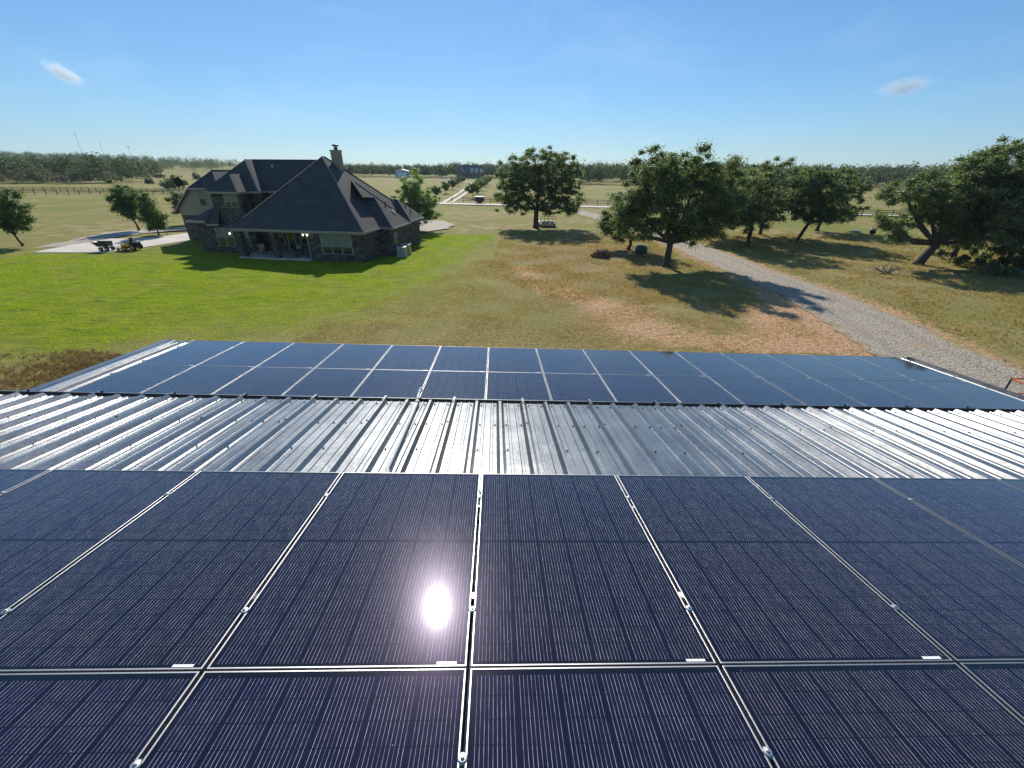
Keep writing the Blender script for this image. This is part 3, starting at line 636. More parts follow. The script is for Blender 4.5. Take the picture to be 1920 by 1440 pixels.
for a,b in ((c1,c2),(c2,(.5,3.2,EZ)),(Vb,E1),(E1,E2),((1.4,9.3,EZ),(1.4,13.9,EZ)),((-17.55,2.2,e),(-14.06,2.2,e)),((-14.06,2.2,e),(-14.06,3.9,e)),((-14.0,3.9,e),(-12.9,3.9,e)),((-12.9,3.9,e),(-12.9,5.1,e)),((-12.9,5.1,e),(-9.5,5.1,e)),((-19.5,3.9,e),(-17.6,3.9,e)),((-20.9,1.85,3.22),(-18.6,1.85,3.22)),((-18.6,1.9,2.98),(-17.1,1.9,2.98)),((-28.6,8.3,3.42),(-25.65,8.3,6.11)),((-25.65,8.3,6.11),(-21.55,8.3,6.11)),((-28.6,18,3.42),(-28.6,8.3,3.42))): fas(a,b)
# chimney
cm=MB(); cm.box(-6.0,-5.15,7.25,8.1,7.2,10.0); ch=hpart(cm,'chimney',M['stucco'],parent=main,bevel=.02)
cm=MB(); cm.box(-6.06,-5.09,7.19,8.16,9.95,10.05); hpart(cm,'chimney_crown',M['trim'],parent=main)
cm=MB(); cm.lathe([(.20,10.05),(.18,10.35),(.20,10.37)],(-5.55,7.7,0)); cm.lathe([(.34,10.40),(.36,10.48),(.30,10.55),(.1,10.6)],(-5.55,7.7,0)); hpart(cm,'chimney_cap',M['dark'],parent=main)
# windows
def window(u0,u1,z0,z1,v,n=1,blind=.55,face='v',parent=None,name='window'):
    f=MB(); W_u=(u1-u0)/n
    P=lambda a,d,z:(a,v+d,z) if face=='v' else (v-d,a,z)
    def bx(m,a0,a1,d0,d1,za,zb):
        p=[P(a,d,z) for z in (za,zb) for a,d in ((a0,d0),(a1,d0),(a1,d1),(a0,d1))]; m.add(p,[(0,3,2,1),(4,5,6,7),(0,1,5,4),(1,2,6,5),(2,3,7,6),(3,0,4,7)])
    fr=.05
    bx(f,u0-fr,u1+fr,-.05,.0,z0-fr,z0); bx(f,u0-fr,u1+fr,-.05,.0,z1,z1+fr); 
    for i in range(n+1): a=u0+i*W_u; bx(f,a-fr,a+fr,-.048,.0,z0,z1)
    zm=z0+(z1-z0)*(1-blind)
    for i in range(n): bx(f,u0+i*W_u+fr,u0+(i+1)*W_u-fr,-.046,-.006,zm-.025,zm+.025)
    o=hpart(f,name,M['win'])
    gl=MB(); bl=MB()
    for i in range(n):
        bx(gl,u0+i*W_u+fr,u0+(i+1)*W_u-fr,-.014,-.006,z0,z1); bx(bl,u0+i*W_u+fr+.01,u0+(i+1)*W_u-fr-.01,-.022,-.015,zm+.03,z1)
    hpart(gl,'pane',M['glass'],parent=o)
    hpart(bl,'blind',M['blind'],parent=o)
    return o
window(-4.45,-1.25,.75,2.5,0,3,.62)
window(-16.15,-14.7,4.6,5.75,2.6,2,.55)
window(-18.0,-16.0,.7,2.5,2.25,2,.5)
window(-15.6,-14.2,.7,2.5,2.25,1,.5)
window(-24.9,-23.95,4.15,5.65,8.70,1,.5)
window(-12.5,-10.9,4.5,5.3,5.4,2,.5)
window(-12.2,-10.9,.9,2.3,3.4,1,.5)
window(-8.9,-7.0,.9,2.3,3.4,2,.5)
window(4.4,5.2,1.0,2.2,1.3,1,.5,'u')
d_=MB(); d_.box(-10.5,-9.5,3.33,3.39,.12,2.25); dd=hpart(d_,'door',M['win']); d_=MB(); d_.box(-10.35,-9.65,3.31,3.325,.4,2.1); hpart(d_,'door_pane',M['glass'],parent=dd)
# roof vents
for (u,v_,kind) in ((-.35,7.0,0),(.45,6.9,1),(-.2,8.7,0),(-.1,12.0,0),(.6,11.6,0),(-15.0,7.5,2)):
    z=EZ+G*((1.7 if v_<9.2 else 1.4)-u)
    if kind==2: u,v_=-13.4,7.6; z=6.1+G*(v_-5.1)-.2
    vv=MB()
    if kind==1: vv.obox((u,v_,z+.06),(.18,0,-.16),(0,.09,0),(.05,0,.055))
    else: vv.lathe([(.06,z-.1),(.06,z+.28),(.10,z+.30),(.10,z+.36),(.03,z+.4)],(u,v_,0),n=10)
    hpart(vv,'roof_vent',M['white'] if kind else M['dark'])
# floodlights, lit
for (u,v_,z,two) in ((-14.0,-.42,2.45,0),(-5.75,-.42,2.55,1)):
    fl=MB(); fl.box(u-.06,u+.06,v_-.02,v_+.05,z,z+.12); fo=hpart(fl,'floodlight',M['white'])
    for k in ((-.14,.14) if two else (0,)):
        b_=MB(); b_.lathe([(.05,-.16),(.075,-.06),(.075,-.02),(.04,.0)],(u+k*1.6,v_-.05,z+.02),'z',12); hpart(b_,'bulb',M['lamp'],parent=fo)
# porch chairs and small items (things of their own)
def hw(u,v,z=0): q=Matrix.Rotation(HA,3,'Z')@Vector((u,v,z)); return q+HP
def chair(u,v,rz,label):
    r=empty('patio_chair',hw(u,v,.12),HA+rz,label,'chair','patio chairs')
    a=MB(); a.box(-.3,.3,-.3,.3,.36,.46); a.build('seat',M['tan'],r,bevel=.03)
    a=MB(); a.obox((0,.32,.72),(.3,0,0),(0,.05,0),(0,.08,.32)); a.build('backrest',M['tan'],r,bevel=.03)
    for x in (-.28,.28):
        for y in (-.28,.28): MB().tube([(x,y,0),(x,y,.38)],.025,6).build('leg',M['dark'],r)
        MB().box(x-.035,x+.035,-.3,.3,.58,.63).build('armrest',M['dark'],r)
    return r
chair(-12.3,1.2,.3,'pale cushioned patio chair at the left end of the shaded porch')
chair(-8.3,1.4,-.2,'tan cushioned patio chair in the middle of the right porch bay')
chair(-7.2,1.9,-.7,'tan cushioned patio chair nearest the low pier on the porch')
r=empty('patio_table',hw(-7.7,.4,.12),HA,'round dark patio table on the right half of the porch','table')
MB().lathe([(.55,.68),(.56,.70),(.54,.72)],n=20).build('table_top',M['dark'],r); MB().lathe([(.25,0),(.05,.05),(.04,.68)],n=10).build('table_leg',M['dark'],r)
o=MB().lathe([(.14,0),(.17,.25),(.15,.27)],n=12).build('planter',M['tan']); o.location=hw(-12.6,-.7,0); tag(o,'small pale planter pot at the foot of the left porch pillar','pot')
# air conditioners
for i,(u,v,lab) in enumerate(((2.35,3.7,'grey air conditioner unit standing nearest the viewer at the east corner of the house'),(2.15,5.3,'grey air conditioner unit just behind the first one by the east wall'))):
    r=empty('air_conditioner',hw(u,v),HA,lab,'air conditioner','air conditioners')
    a=MB(); a.box(-.45,.45,-.4,.4,.06,.95); a.build('casing',M['steel'],r,bevel=.03)
    a=MB(); 
    for k in range(7): a.box(-.455,.455,-.405,.405,.15+k*.11,.165+k*.11)
    a.build('louvre',M['dark'],r)
    a=MB(); a.box(-.47,.47,-.42,.42,.95,1.0); a.build('top_cover',M['offw'],r); a=MB(); a.lathe([(.3,1.0),(.3,1.02),(.05,1.03)],n=16); a.build('fan_grille',M['dark'],r)
    MB().box(-.55,.55,-.5,.5,0,.06).build('pad',M['concrete'],r)

# ------------------------------------------------------------------ trees
def leaves(cl,per,size,r,flat=.7,up=.35,out=.5,soft=True):
    """cl: (n,4) clusters x,y,z,radius -> diamond leaf faces"""
    n=len(cl)*per; c=np.repeat(cl,per,axis=0)
    d=r.normal(size=(n,3)); d/=np.linalg.norm(d,axis=1)[:,None]; rad=np.minimum(np.abs(r.normal(0,.68,n)),1.7) if soft else r.random(n)**.5
    p=c[:,:3]+d*(rad*c[:,3])[:,None]*np.array([1,1,flat])
    nr=r.normal(size=(n,3)); nr[:,2]=np.abs(nr[:,2])+up; nr+=d*out; nr/=np.linalg.norm(nr,axis=1)[:,None]
    a=np.cross(nr,r.normal(size=(n,3))); a/=np.linalg.norm(a,axis=1)[:,None]; b=np.cross(nr,a)
    s=size*r.uniform(.6,1.35,n); a*=s[:,None]; b*=(s*.6)[:,None]
    return np.stack([p-a*.5,p+b*.5+a*.05,p+a*.5,p-b*.5+a*.05],1).reshape(-1,3)
def tree(name,label,cat,loc,lobes,th,tr,size,nleaf,mat,seed,group=None,lean=(0,0),crad=(.38,.78),nclu=None,flat=.62,trunks=1):
    r=np.random.default_rng(seed); root=empty(name,loc,0,label,cat,group)
    lobes=[l if len(l)==6 else (l[0],0,l[1],l[2],(l[2]+l[3])/2,l[3]) for l in lobes]
    area=np.array([(l[3]*l[5]+l[3]*l[4]+l[4]*l[5]) for l in lobes]); tot=area.sum()
    nc=nclu or int(tot*2.9); cl=[]; tb=MB()
    fork=Vector((lean[0]*th,lean[1]*th,th))
    for t_ in range(trunks):
        b0=Vector((0,0,-.1)) if t_==0 else Vector((r.uniform(-.7,.7),r.uniform(-.5,.5),-.1))
        mid=(b0+fork)*.5+Vector((r.normal(0,.06),r.normal(0,.06),0))
        tb.tube([b0,b0+Vector((0,0,.35)),mid,fork],[tr*1.55,tr*1.08,tr*.92,tr*.85],9)
    for l,a in zip(lobes,area):
        C=Vector(l[:3]); k=max(3,int(nc*a/tot))
        m1=fork.lerp(C,.5)+Vector((r.normal(0,.25),r.normal(0,.25),-.12*(C-fork).length+r.normal(0,.15)))
        tb.tube([fork,m1,C],[tr*.62,tr*.36,tr*.16],6,False)
        d=r.normal(size=(k,3)); d/=np.linalg.norm(d,axis=1)[:,None]; q=r.random(k)**.38; og=r.random(k)<.15; q=np.where(og,r.uniform(1.0,1.12,k),q)
        P=np.array(l[:3])+d*q[:,None]*np.array(l[3:]); P[:,2]=np.maximum(P[:,2],.35)
        for p,og_ in zip(P,og):
            rad=r.uniform(*crad)*(.7 if og_ else 1); cl.append((*p,rad))
            if r.random()<.55:
                s0=C if r.random()<.6 else m1; pv=Vector(p); mm_=s0.lerp(pv,.55)+Vector((r.normal(0,.15),r.normal(0,.15),r.normal(0,.12)-.1)); tb.tube([s0,mm_,pv],[tr*.13,tr*.085,.012],4,False)
    cl=np.array(cl); per=max(4,int(1.3*nleaf/len(cl)))
    tb.build('trunk',M['bark'],root,True)
    quadmesh('crown',leaves(cl,per,size,r,flat),4,mat,root)
    return root
T=tree
T('oak_tree','big dome shaped oak standing alone beyond the house with a flatbed trailer under it','tree',(6.1,70.6,0),
  [(0,8.5,4.0,3.0),(-3.3,7.2,2.9,2.9),(3.7,7.6,3.0,3.0),(-4.7,4.1,2.2,1.9),(4.9,4.6,2.5,2.5),(0,5.6,4.2,2.2),(2.4,3.3,2.4,1.3),(-2.6,3.2,2.2,1.2),(5.6,2.9,1.4,1.1)],2.8,.42,.21,80000,M['oak'],11)
T('oak_tree','large spreading oak with dark trunk just left of the gravel road','tree',(16.5,41.0,0),
  [(-2.0,8.0,3.0,2.3),(1.4,8.5,3.3,1.9),(4.0,7.0,2.4,2.3),(-1.2,5.6,3.4,2.3),(2.4,5.2,3.4,2.6),(3.9,4.4,1.6,1.7),(-3.8,6.0,1.8,2.0),(-1.9,3.5,1.7,1.0),(2.2,3.0,1.6,.9),(4.6,6.0,1.3,1.6),(-4.3,4.2,1.4,1.3)],2.3,.34,.165,125000,M['oak'],12)
T('oak_tree','oak hanging low over the far edge of the gravel road behind the large spreading oak','tree',(28.2,59.6,0),
  [(.6,7.0,2.8,2.6),(3.2,6.2,2.4,2.6),(1.6,4.2,3.2,2.0),(3.0,2.3,2.2,1.2),(4.2,3.4,1.6,1.6),(-1.4,5.2,1.8,1.8)],2.2,.22,.2,46000,M['oak'],23)
T('oak_tree','smaller rounded oak tucked behind the left side of the large spreading oak','tree',(15.5,50.6,0),
  [(-1.5,3.8,2.0,2.3),(.6,4.8,2.2,2.2),(-.6,2.3,2.4,1.2),(-2.4,2.6,1.2,1.3)],1.3,.2,.19,38000,M['oak2'],13)
T('oak_tree','greyish open crowned oak on two thin trunks, first right of the gravel road','tree',(30.9,52.7,0),
  [(-1.6,6.4,2.4,2.2),(1.4,6.2,2.6,2.3),(0,3.9,3.2,1.9),(-2.8,3.6,1.9,1.8),(-3.2,5.6,1.8,1.9)],2.4,.2,.2,34000,M['oak2'],14,trunks=2)
T('oak_tree','taller oak rising at the back of the grove right of the road','tree',(38.8,63.6,0),
  [(0,7.6,3.4,2.4),(-3.0,6.4,2.8,2.4),(2.8,6.0,2.8,2.5),(0,3.9,3.4,1.8),(-4.0,4.0,2.4,1.8)],2.4,.24,.21,46000,M['oak'],15)
T('oak_tree','leaning dark oak in the middle of the grove right of the road','tree',(40.3,57.3,0),
  [(0.4,6.9,2.8,2.4),(2.6,6.2,2.4,2.2),(-1.8,5.4,2.4,2.2),(1.2,3.8,3.2,1.6),(3.8,3.6,2.2,1.5),(-2.6,6.8,2.2,1.9)],2.4,.22,.21,48000,M['oak'],16,lean=(.35,0))
T('oak_tree','dark broad oak at the right end of the grove with low hanging branches','tree',(50.5,68.0,0),
  [(0,6.6,3.4,2.5),(3.2,6.4,2.6,2.0),(-2.8,5.6,2.4,2.1),(3.8,3.4,2.6,1.6),(.2,3.4,3.2,1.6)],2.2,.26,.22,44000,M['oak'],17)
T('oak_tree','slim oak half hidden between the trunks at the back of the grove','tree',(35.2,60.2,0),
  [(0,6.4,2.6,2.6),(.4,4.0,2.8,1.8)],2.2,.2,.24,20000,M['oak2'],18)
T('oak_tree','twisted leaning oak with bare crooked limbs reaching left over the pasture','tree',(43.2,42.2,0),
  [(-4.6,6.7,1.9,1.1),(-2.0,7.1,1.9,1.5),(-4.9,4.3,1.7,.8),(-2.3,4.6,1.5,1.0),(1.4,6.4,2.6,2.3),(3.0,9.9,1.5,.75),(1.0,8.9,1.2,.9),(4.0,7.8,2.6,2.4),(4.2,4.8,2.6,1.9),(1.0,4.2,1.8,1.2),(5.4,6.4,2.2,2.4),(-3.6,3.0,1.3,.7),(-.5,5.6,2.2,1.5),(2.6,4.0,2.2,1.3),(5.0,3.2,2.2,1.4)],2.1,.42,.165,120000,M['oak'],19,lean=(.42,0))
T('oak_tree','dense oak with foliage close to the ground just right of the twisted leaning oak','tree',(49.2,44.6,0),
  [(0,8.7,3.0,2.9),(-2.0,6.2,2.6,2.8),(2.0,5.6,2.6,2.8),(0,3.0,3.2,1.9),(2.6,9.0,2.2,2.2),(-2.6,8.6,1.6,1.6)],1.6,.26,.2,55000,M['oak'],20)
T('oak_tree','dense dark oak at the right edge of the picture, front of its clump','tree',(49.5,38.2,0),
  [(0,8.3,3.2,2.9),(-2.6,7.0,2.4,2.9),(2.0,5.8,3.0,3.0),(-2.0,3.6,2.8,2.1),(1.6,2.2,2.8,1.7),(-3.4,5.0,1.8,2.0)],1.4,.24,.19,60000,M['oak2'],21)
T('oak_tree','tall dark oak filling the back of the clump at the right edge','tree',(56.5,45.5,0),
  [(0,8.2,3.8,3.2),(-2.4,5.2,3.0,2.8),(2.4,5.2,3.2,2.8),(0,2.8,3.4,1.6)],1.8,.28,.26,34000,M['oak'],22)
# young yard trees
T('yard_tree','young windswept shade tree at the left edge of the picture','tree',(-55.3,52.1,0),
  [(-1.4,5.0,1.7,1.9),(.6,4.1,1.6,1.8),(-1.4,3.0,1.9,1.4),(1.6,3.0,1.0,1.1),(-2.8,3.8,1.6,1.8),(-2.6,5.4,1.2,1.4),(-.4,2.6,2.0,1.0),(.2,5.0,1.2,1.2),(-1.6,4.0,1.8,1.4)],1.2,.12,.22,30000,M['young'],31,lean=(-.25,0),crad=(.4,.7))
T('yard_tree','dark rounded shade tree behind the end of the concrete drive','tree',(-52.2,65.7,0),
  [(-1.0,4.9,1.0,1.8),(.2,4.4,1.2,2.2),(-1.0,3.3,1.1,1.5),(.9,4.2,.9,1.8),(0,2.9,1.2,1.3),(.2,2.1,1.3,.8),(-.2,3.8,1.4,1.4)],1.6,.13,.22,26000,M['young'],32,lean=(-.2,0),crad=(.4,.7))
T('yard_tree','smaller bushy shade tree between two stakes in front of the darker one','tree',(-46.1,61.0,0),
  [(-.1,4.6,.45,1.5),(0,3.2,1.0,1.6),(.7,2.0,1.0,1.3),(-.7,1.9,.9,1.1),(.1,1.3,1.2,.8),(0,2.6,1.3,1.0)],.7,.09,.2,18000,M['young'],33)
T('yard_tree','dark tree half hidden behind the garage end of the house','tree',(-50.2,73.4,0),
  [(0,3.4,1.7,1.5),(.6,2.0,1.8,1.2),(1.4,4.0,1.5,1.0)],1.0,.1,.24,12000,M['oak'],34)
T('poplar_tree','tall pale green leafy tree beside the right end of the house','tree',(-12.4,66.5,0),
  [(0,6.6,1.5,2.0),(-.5,4.8,2.3,2.1),(1.2,4.4,2.3,2.1),(0,2.7,2.8,1.8),(1.9,2.8,1.9,1.6)],1.0,.16,.17,48000,M['cotton'],35,nclu=170,crad=(.4,.75))
T('plum_tree','small purple leaved tree against the right end of the house','tree',(-11.9,62.0,0),
  [(0,2.4,1.1,1.1),(.1,1.3,1.2,.8)],.6,.08,.16,8000,M['plum'],36)
for i,(x,y) in enumerate(((-45.2,60.2),(-44.4,61.8))):
    pass
sk=empty('tree_stake',(-48.0,60.3,0),0,'thin leaning stake left of the bushy young tree','stake'); MB().tube([(0,0,0),(-.22,0,1.25)],.03,6).build('stake_pole',M['rail'],sk)
sk=empty('tree_stake',(-44.9,60.9,0),0,'thin leaning stake right of the bushy young tree','stake'); MB().tube([(0,0,0),(-.15,0,1.1)],.03,6).build('stake_pole',M['rail'],sk)
# driveway trees
def ball(seed,h,rx):
    return [(0,h*.66,rx,h*.32),(rx*.35,h*.6,rx*.7,h*.25),(-rx*.4,h*.62,rx*.65,h*.26)]
DT=[(-19.0,142.6,3.6,1.7,'nearest tree on the left side of the far farm track'),(-18.8,166.7,3.9,1.8,'second tree on the left side of the far farm track'),(-19,195.4,4.1,1.8,'third tree on the left side of the far farm track'),(-20.1,235.5,4,1.9,'fourth tree on the left side of the far farm track'),(-20.5,266.7,4,1.9,'last tree on the left side of the far farm track'),
 (-7.6,141.1,4.5,2.1,'nearest tree on the right side of the far farm track'),(-7.2,168.1,4.5,1.9,'second tree on the right side of the far farm track'),(-6.7,192.4,4.8,2.2,'third tree on the right side of the far farm track'),(-5.9,224.9,5,2.1,'fourth tree on the right side of the far farm track'),(-5.2,253.2,5,2.2,'last tree on the right side of the far farm track')]
protoD=None
for i,(x,y,h,rx,lab) in enumerate(DT):
    if i in (0,5):
        protoD=T('lollipop_tree','small round crowned '+lab,'tree',(x,y,0),ball(i,h,rx),h*.36,.1,.34,4500,M['oak'],50+i,'round trees lining the far farm track'); ph=h
    else:
        o=copy_tree(protoD); o.location=(x,y,0); s=h/ph; o.scale=(s,s,s); o.rotation_euler=(0,0,i*1.3); tag(o,'small round crowned '+lab)
# bushes in the left pasture
for i,(x,y,w_,h,lab,mt) in enumerate(((-242,340,4.5,3,'dark round bush far out in the left pasture near the woods','far'),(-172,234,2.2,2.6,'small reddish bush in the left pasture','farwarm'),(-125,184,3.4,5.2,'tall grey green bush just left of the garage roof','far'),(-133,190,2.6,3.4,'lower bush on the left of the tall grey green bush','young'),(-197,310,3.0,4,'dark bush seen just left of the roof slope','far'),(-150,225,2,1.5,'low brown shrub in the left pasture','farwarm'))):
    T('bush',lab,'bush',(x,y,0),[(0,h*.55,w_*.8,h*.45),(w_*.4,h*.4,w_*.6,h*.36),(-w_*.4,h*.4,w_*.6,h*.38)],.4,.1,.5,1800,M[mt],70+i,crad=(.5,.9))

# far woods: many crowns merged, nobody could count them
def woods(name,label,pts,hs,mat,seed,per=150,wide=1.0):
    r=np.random.default_rng(seed); out=[]
    for (x,y),h in zip(pts,hs):
        rx=h*r.uniform(.34,.5)*wide; k=7
        c=np.zeros((k,4)); a=r.uniform(0,6.28,k); q=r.random(k)**.5
        c[:,0]=x+np.cos(a)*q*rx*.75; c[:,1]=y+np.sin(a)*q*rx*.75; c[:,2]=float(terrain(x,y))+h*(.28+.62*r.random(k)*(1-.35*q)); c[:,3]=rx*r.uniform(.42,.62,k)
        out.append(leaves(c,max(3,per//k),h*.07+.25,r,.95,.15,1.6,False))
    return tag(quadmesh(name,np.concatenate(out),4,mat),label,'woods',kind='stuff')
def scatter(poly,n,seed,near_bias=0):
    r=np.random.default_rng(seed); P=np.array(poly); lo,hi=P.min(0),P.max(0); out=[]
    while len(out)<n:
        q=r.uniform(lo,hi,(n*3,2)); m=sdf(q[:,0],q[:,1],poly)>0; q=q[m]
        out+= [tuple(p) for p in q]
    return out[:n]
rw=np.random.default_rng(5)
p=scatter([(-330,205),(-235,226),(-205,236),(-180,262),(-206,275),(-300,430),(-470,480),(-620,330)],900,1)
woods('woods','thick mixed wood filling the left distance behind the pasture',p,rw.uniform(8,15,900),M['far'],1,260)
p=scatter([(-300,198),(-240,212),(-205,228),(-190,250),(-235,245)],110,2); woods('woods','paler scrub along the front edge of the left wood',p,rw.uniform(3.5,7,110),M['farwarm'],2,200)
p=scatter([(-620,330),(-470,480),(-330,540),(-420,800),(-800,900),(-1300,700),(-1100,400)],1400,3); woods('woods','hazy wood on the low rise at the far left horizon',p,rw.uniform(9,14,1400),M['far'],3,110,1.3)
p=scatter([(-330,620),(-250,480),(-140,470),(-140,640),(-330,800)],620,4); woods('woods','distant tree line just left of the big house',p,rw.uniform(9,13,620),M['far'],4,80,1.2)
p=scatter([(-170,415),(-80,415),(-45,430),(-45,500),(-170,500)],230,6); woods('woods','even row of slender trees behind the far metal shed',p,rw.uniform(9,12.5,230),M['far'],6,220,.75)
p=scatter([(-75,405),(-48,400),(-40,430),(-75,430)],12,7); woods('woods','taller tree clump between the metal shed and the far farmhouse',p,rw.uniform(10,13,12),M['far'],7,400)
p=scatter([(-45,432),(60,425),(60,520),(-45,520)],260,8); woods('woods','wood behind the far farmhouse',p,rw.uniform(10,14.5,260),M['far'],8,220)
p=scatter([(44,272),(80,262),(187,262),(260,235),(330,330),(200,380),(44,380)],620,9); woods('woods','dark wood along the far side of the right pasture',p,rw.uniform(9.5,14.5,620),M['far'],9,220)
p=scatter([(60,520),(400,420),(900,600),(600,1100),(0,1100),(-250,1000),(-250,800),(-40,560)],1200,10); woods('woods','hazy woods closing the horizon behind the fields',p,rw.uniform(10,14,1200),M['far'],10,60,1.4)
p=scatter([(240,230),(262,200),(420,100),(600,200),(400,400)],350,12); woods('woods','wood at the far right behind the near oaks',p,rw.uniform(9.5,14.5,350),M['far'],12,100)
for k in range(1): pass
# undergrowth below the right clump
p=scatter([(44.5,38),(48,34),(60,34),(66,48),(50,49)],60,14); woods('undergrowth','tangled undergrowth beneath the oak clump at the right edge',p,rw.uniform(.4,1.1,60),M['oak2'],14,260,1.5)

# ------------------------------------------------------------------ fences
def fence(label,runs,h=1.25,sp=2.6,rails=(.45,.85,1.2)):
    a0=Vector((*runs[0],0)); r=empty('rail_fence',a0,0,label,'fence'); pm=None; rl=MB()
    for a,b in zip(runs[:-1],runs[1:]):
        A=Vector((*a,0))-a0; B=Vector((*b,0))-a0; n=max(1,int((B-A).length/sp)); d=(B-A)/n
        for z in rails: 
            dd=(B-A).normalized(); rl.obox((A+B)/2+Vector((0,0,z)),(B-A)/2,dd.cross(Vector((0,0,1)))*.03,Vector((0,0,.055)))
        for i in range(n+(b==runs[-1])):
            q=A+d*i
            if pm is None: pm=MB().box(-.07,.07,-.07,.07,-.1,h).build('post',M['rail'],r); pm.location=q
            else:
                c=pm.copy(); COL.objects.link(c); c.location=q
    rl.build('rail',M['rail'],r); return r
fence('dark rail fence along the lane, running behind the big lone oak',[(-9.5,124.5),(-5.5,123.5),(1.7,122.2),(23.5,118.3),(44,111)],1.3,2.7)
fence('short dark rail fence left of the farm track entrance',[(-30,129),(-17.5,126.6),(-16,126.3)],1.3,2.4)
fence('nearer dark rail fence across the left pasture',[(-210,178),(-155,147.2),(-135,148),(-103.9,150)],1.3,2.9)
fence('farther dark rail fence across the left pasture',[(-235,195),(-173,166),(-157,167),(-111,158.8),(-95,158)],1.3,2.9)
fence('dark rail fence across the right pasture seen under the oaks',[(60,100),(72.2,94.3),(90,88),(118,74)],1.35,2.4)
# ------------------------------------------------------------------ far buildings
fh=empty('farmhouse',(-21.7,400,0),0,'far brick farmhouse with three white framed dormers at the end of the track','house')
MB().box(-13,10,0,11,0,4.6).build('wall',M['brickfar'],fh)
m=MB(); m.add([(-14,-.8,4.4),(11,-.8,4.4),(11,11.8,4.4),(-14,11.8,4.4),(-10,5.5,10.4),(9,5.5,10.4)],[(0,1,5,4),(2,3,4,5),(3,0,4),(1,2,5),(0,3,2,1)]); m.build('roof',M['rooffar'],fh)
m=MB(); m.add([(-13.5,-5,4.2),(-5.5,-5,4.2),(-9.5,-5,8.4),(-13.5,4,4.2),(-5.5,4,4.2),(-9.5,4,8.4)],[(0,1,2),(0,2,5,3),(1,4,5,2),(0,3,4,1)]); m.build('gable_roof',M['rooffar'],fh); MB().box(-13,-6,-4.6,0,0,4.2).build('wing_wall',M['brickfar'],fh)
for x in (-1.0,2.9,6.8):
    d=MB(); d.box(x,x+2.3,-.6,3,4.9,7.6); dm=d.build('dormer',M['white'],fh); MB().box(x+.75,x+1.55,-.66,-.61,5.5,7.0).build('window',M['glass'],dm)
for x in (-4,-1,2,5,8): MB().box(x,x+1,-.06,-.01,1,3).build('window',M['glass'],fh)
sh=empty('metal_shed',(-81,398,0),R(8),'pale blue grey metal shed with a low white roof among the far trees','shed')
MB().box(-5.5,5.5,0,16,0,5.4).build('wall',simple('shed_wall',(.33,.40,.46),.6),sh); m=MB(); m.add([(-6,-.4,5.3),(6,-.4,5.3),(6,16.4,5.3),(-6,16.4,5.3),(0,-.4,6.9),(0,16.4,6.9)],[(0,1,4),(2,3,5),(0,4,5,3),(1,2,5,4),(0,3,2,1)]); m.build('roof',M['white'],sh); MB().box(-3.6,-.2,-.07,-.01,0,4.2).build('door',M['white'],sh); MB().box(.6,3.8,-.07,-.01,0,4.2).build('door',M['white'],sh)
# low hedge / wall in front of the farmhouse
o=woods('hedge','low dark hedge in front of the far farmhouse',[(-36+i*1.7,372+((i*7)%3)) for i in range(26)],[1.8]*26,M['far'],33,90,1.6)
def car(loc,rz,label,mat,L_=4.8,H=1.7):
    r=empty('parked_car',loc,rz,label,'car'); b=MB()
    prof=[(-L_/2,.45),(-L_/2,1.0),(-L_*.42,1.1),(-L_*.30,H),(L_*.12,H),(L_*.24,1.1),(L_*.47,.98),(L_/2,.6),(L_/2,.4)]
    n=len(prof); b.add([(x,-.9,z) for x,z in prof]+[(x,.9,z) for x,z in prof],[tuple(range(n))[::-1],tuple(range(n,2*n))]+[(i,(i+1)%n,n+(i+1)%n,n+i) for i in range(n)]); b.build('body',mat,r,bevel=.06)
    g=MB()
    for y in (-.91,.905): g.box(-L_*.27,L_*.12,y,y+.005,1.12,H-.12)
    g.build('window',M['glass'],r)
    for x in (-L_*.31,L_*.31):
        for y in (-.86,.86): MB().lathe([(.3,-.1),(.34,-.08),(.34,.08),(.3,.1)],(x,y,.34),'y',12).build('wheel',M['rubber'],r)
    return r
car((-42.5,385,0),.1,'white car parked left of the far farmhouse, the left one of two',M['white']); car((-37.4,387,0),-.2,'silver car parked right of the white car by the far farmhouse',M['offw'])
# trailer shed box near the fence
bx=empty('covered_trailer',(-4.75,120.6,0),R(-15),'small dark box trailer with white top beside the fence on the lane','trailer')
MB().box(-1.1,1.1,-.7,.7,.45,1.6).build('body',M['dark'],bx,bevel=.05); MB().box(-1.15,1.15,-.75,.75,1.6,1.72).build('cover',M['white'],bx,bevel=.03)
for y in (-.8,.8): MB().lathe([(.28,-.07),(.3,-.05),(.3,.05),(.28,.07)],(0,y,.3),'y',12).build('wheel',M['rubber'],bx)
gt=empty('mailbox',(-12.0,119.8,0),0,'small dark mailbox on a post by the farm track entrance','mailbox'); MB().box(-.05,.05,-.05,.05,0,1.1).build('post',M['rail'],gt); MB().lathe([(.2,-.3),(.2,.3)],(0,0,1.2),'y',10).build('box',M['dark'],gt)
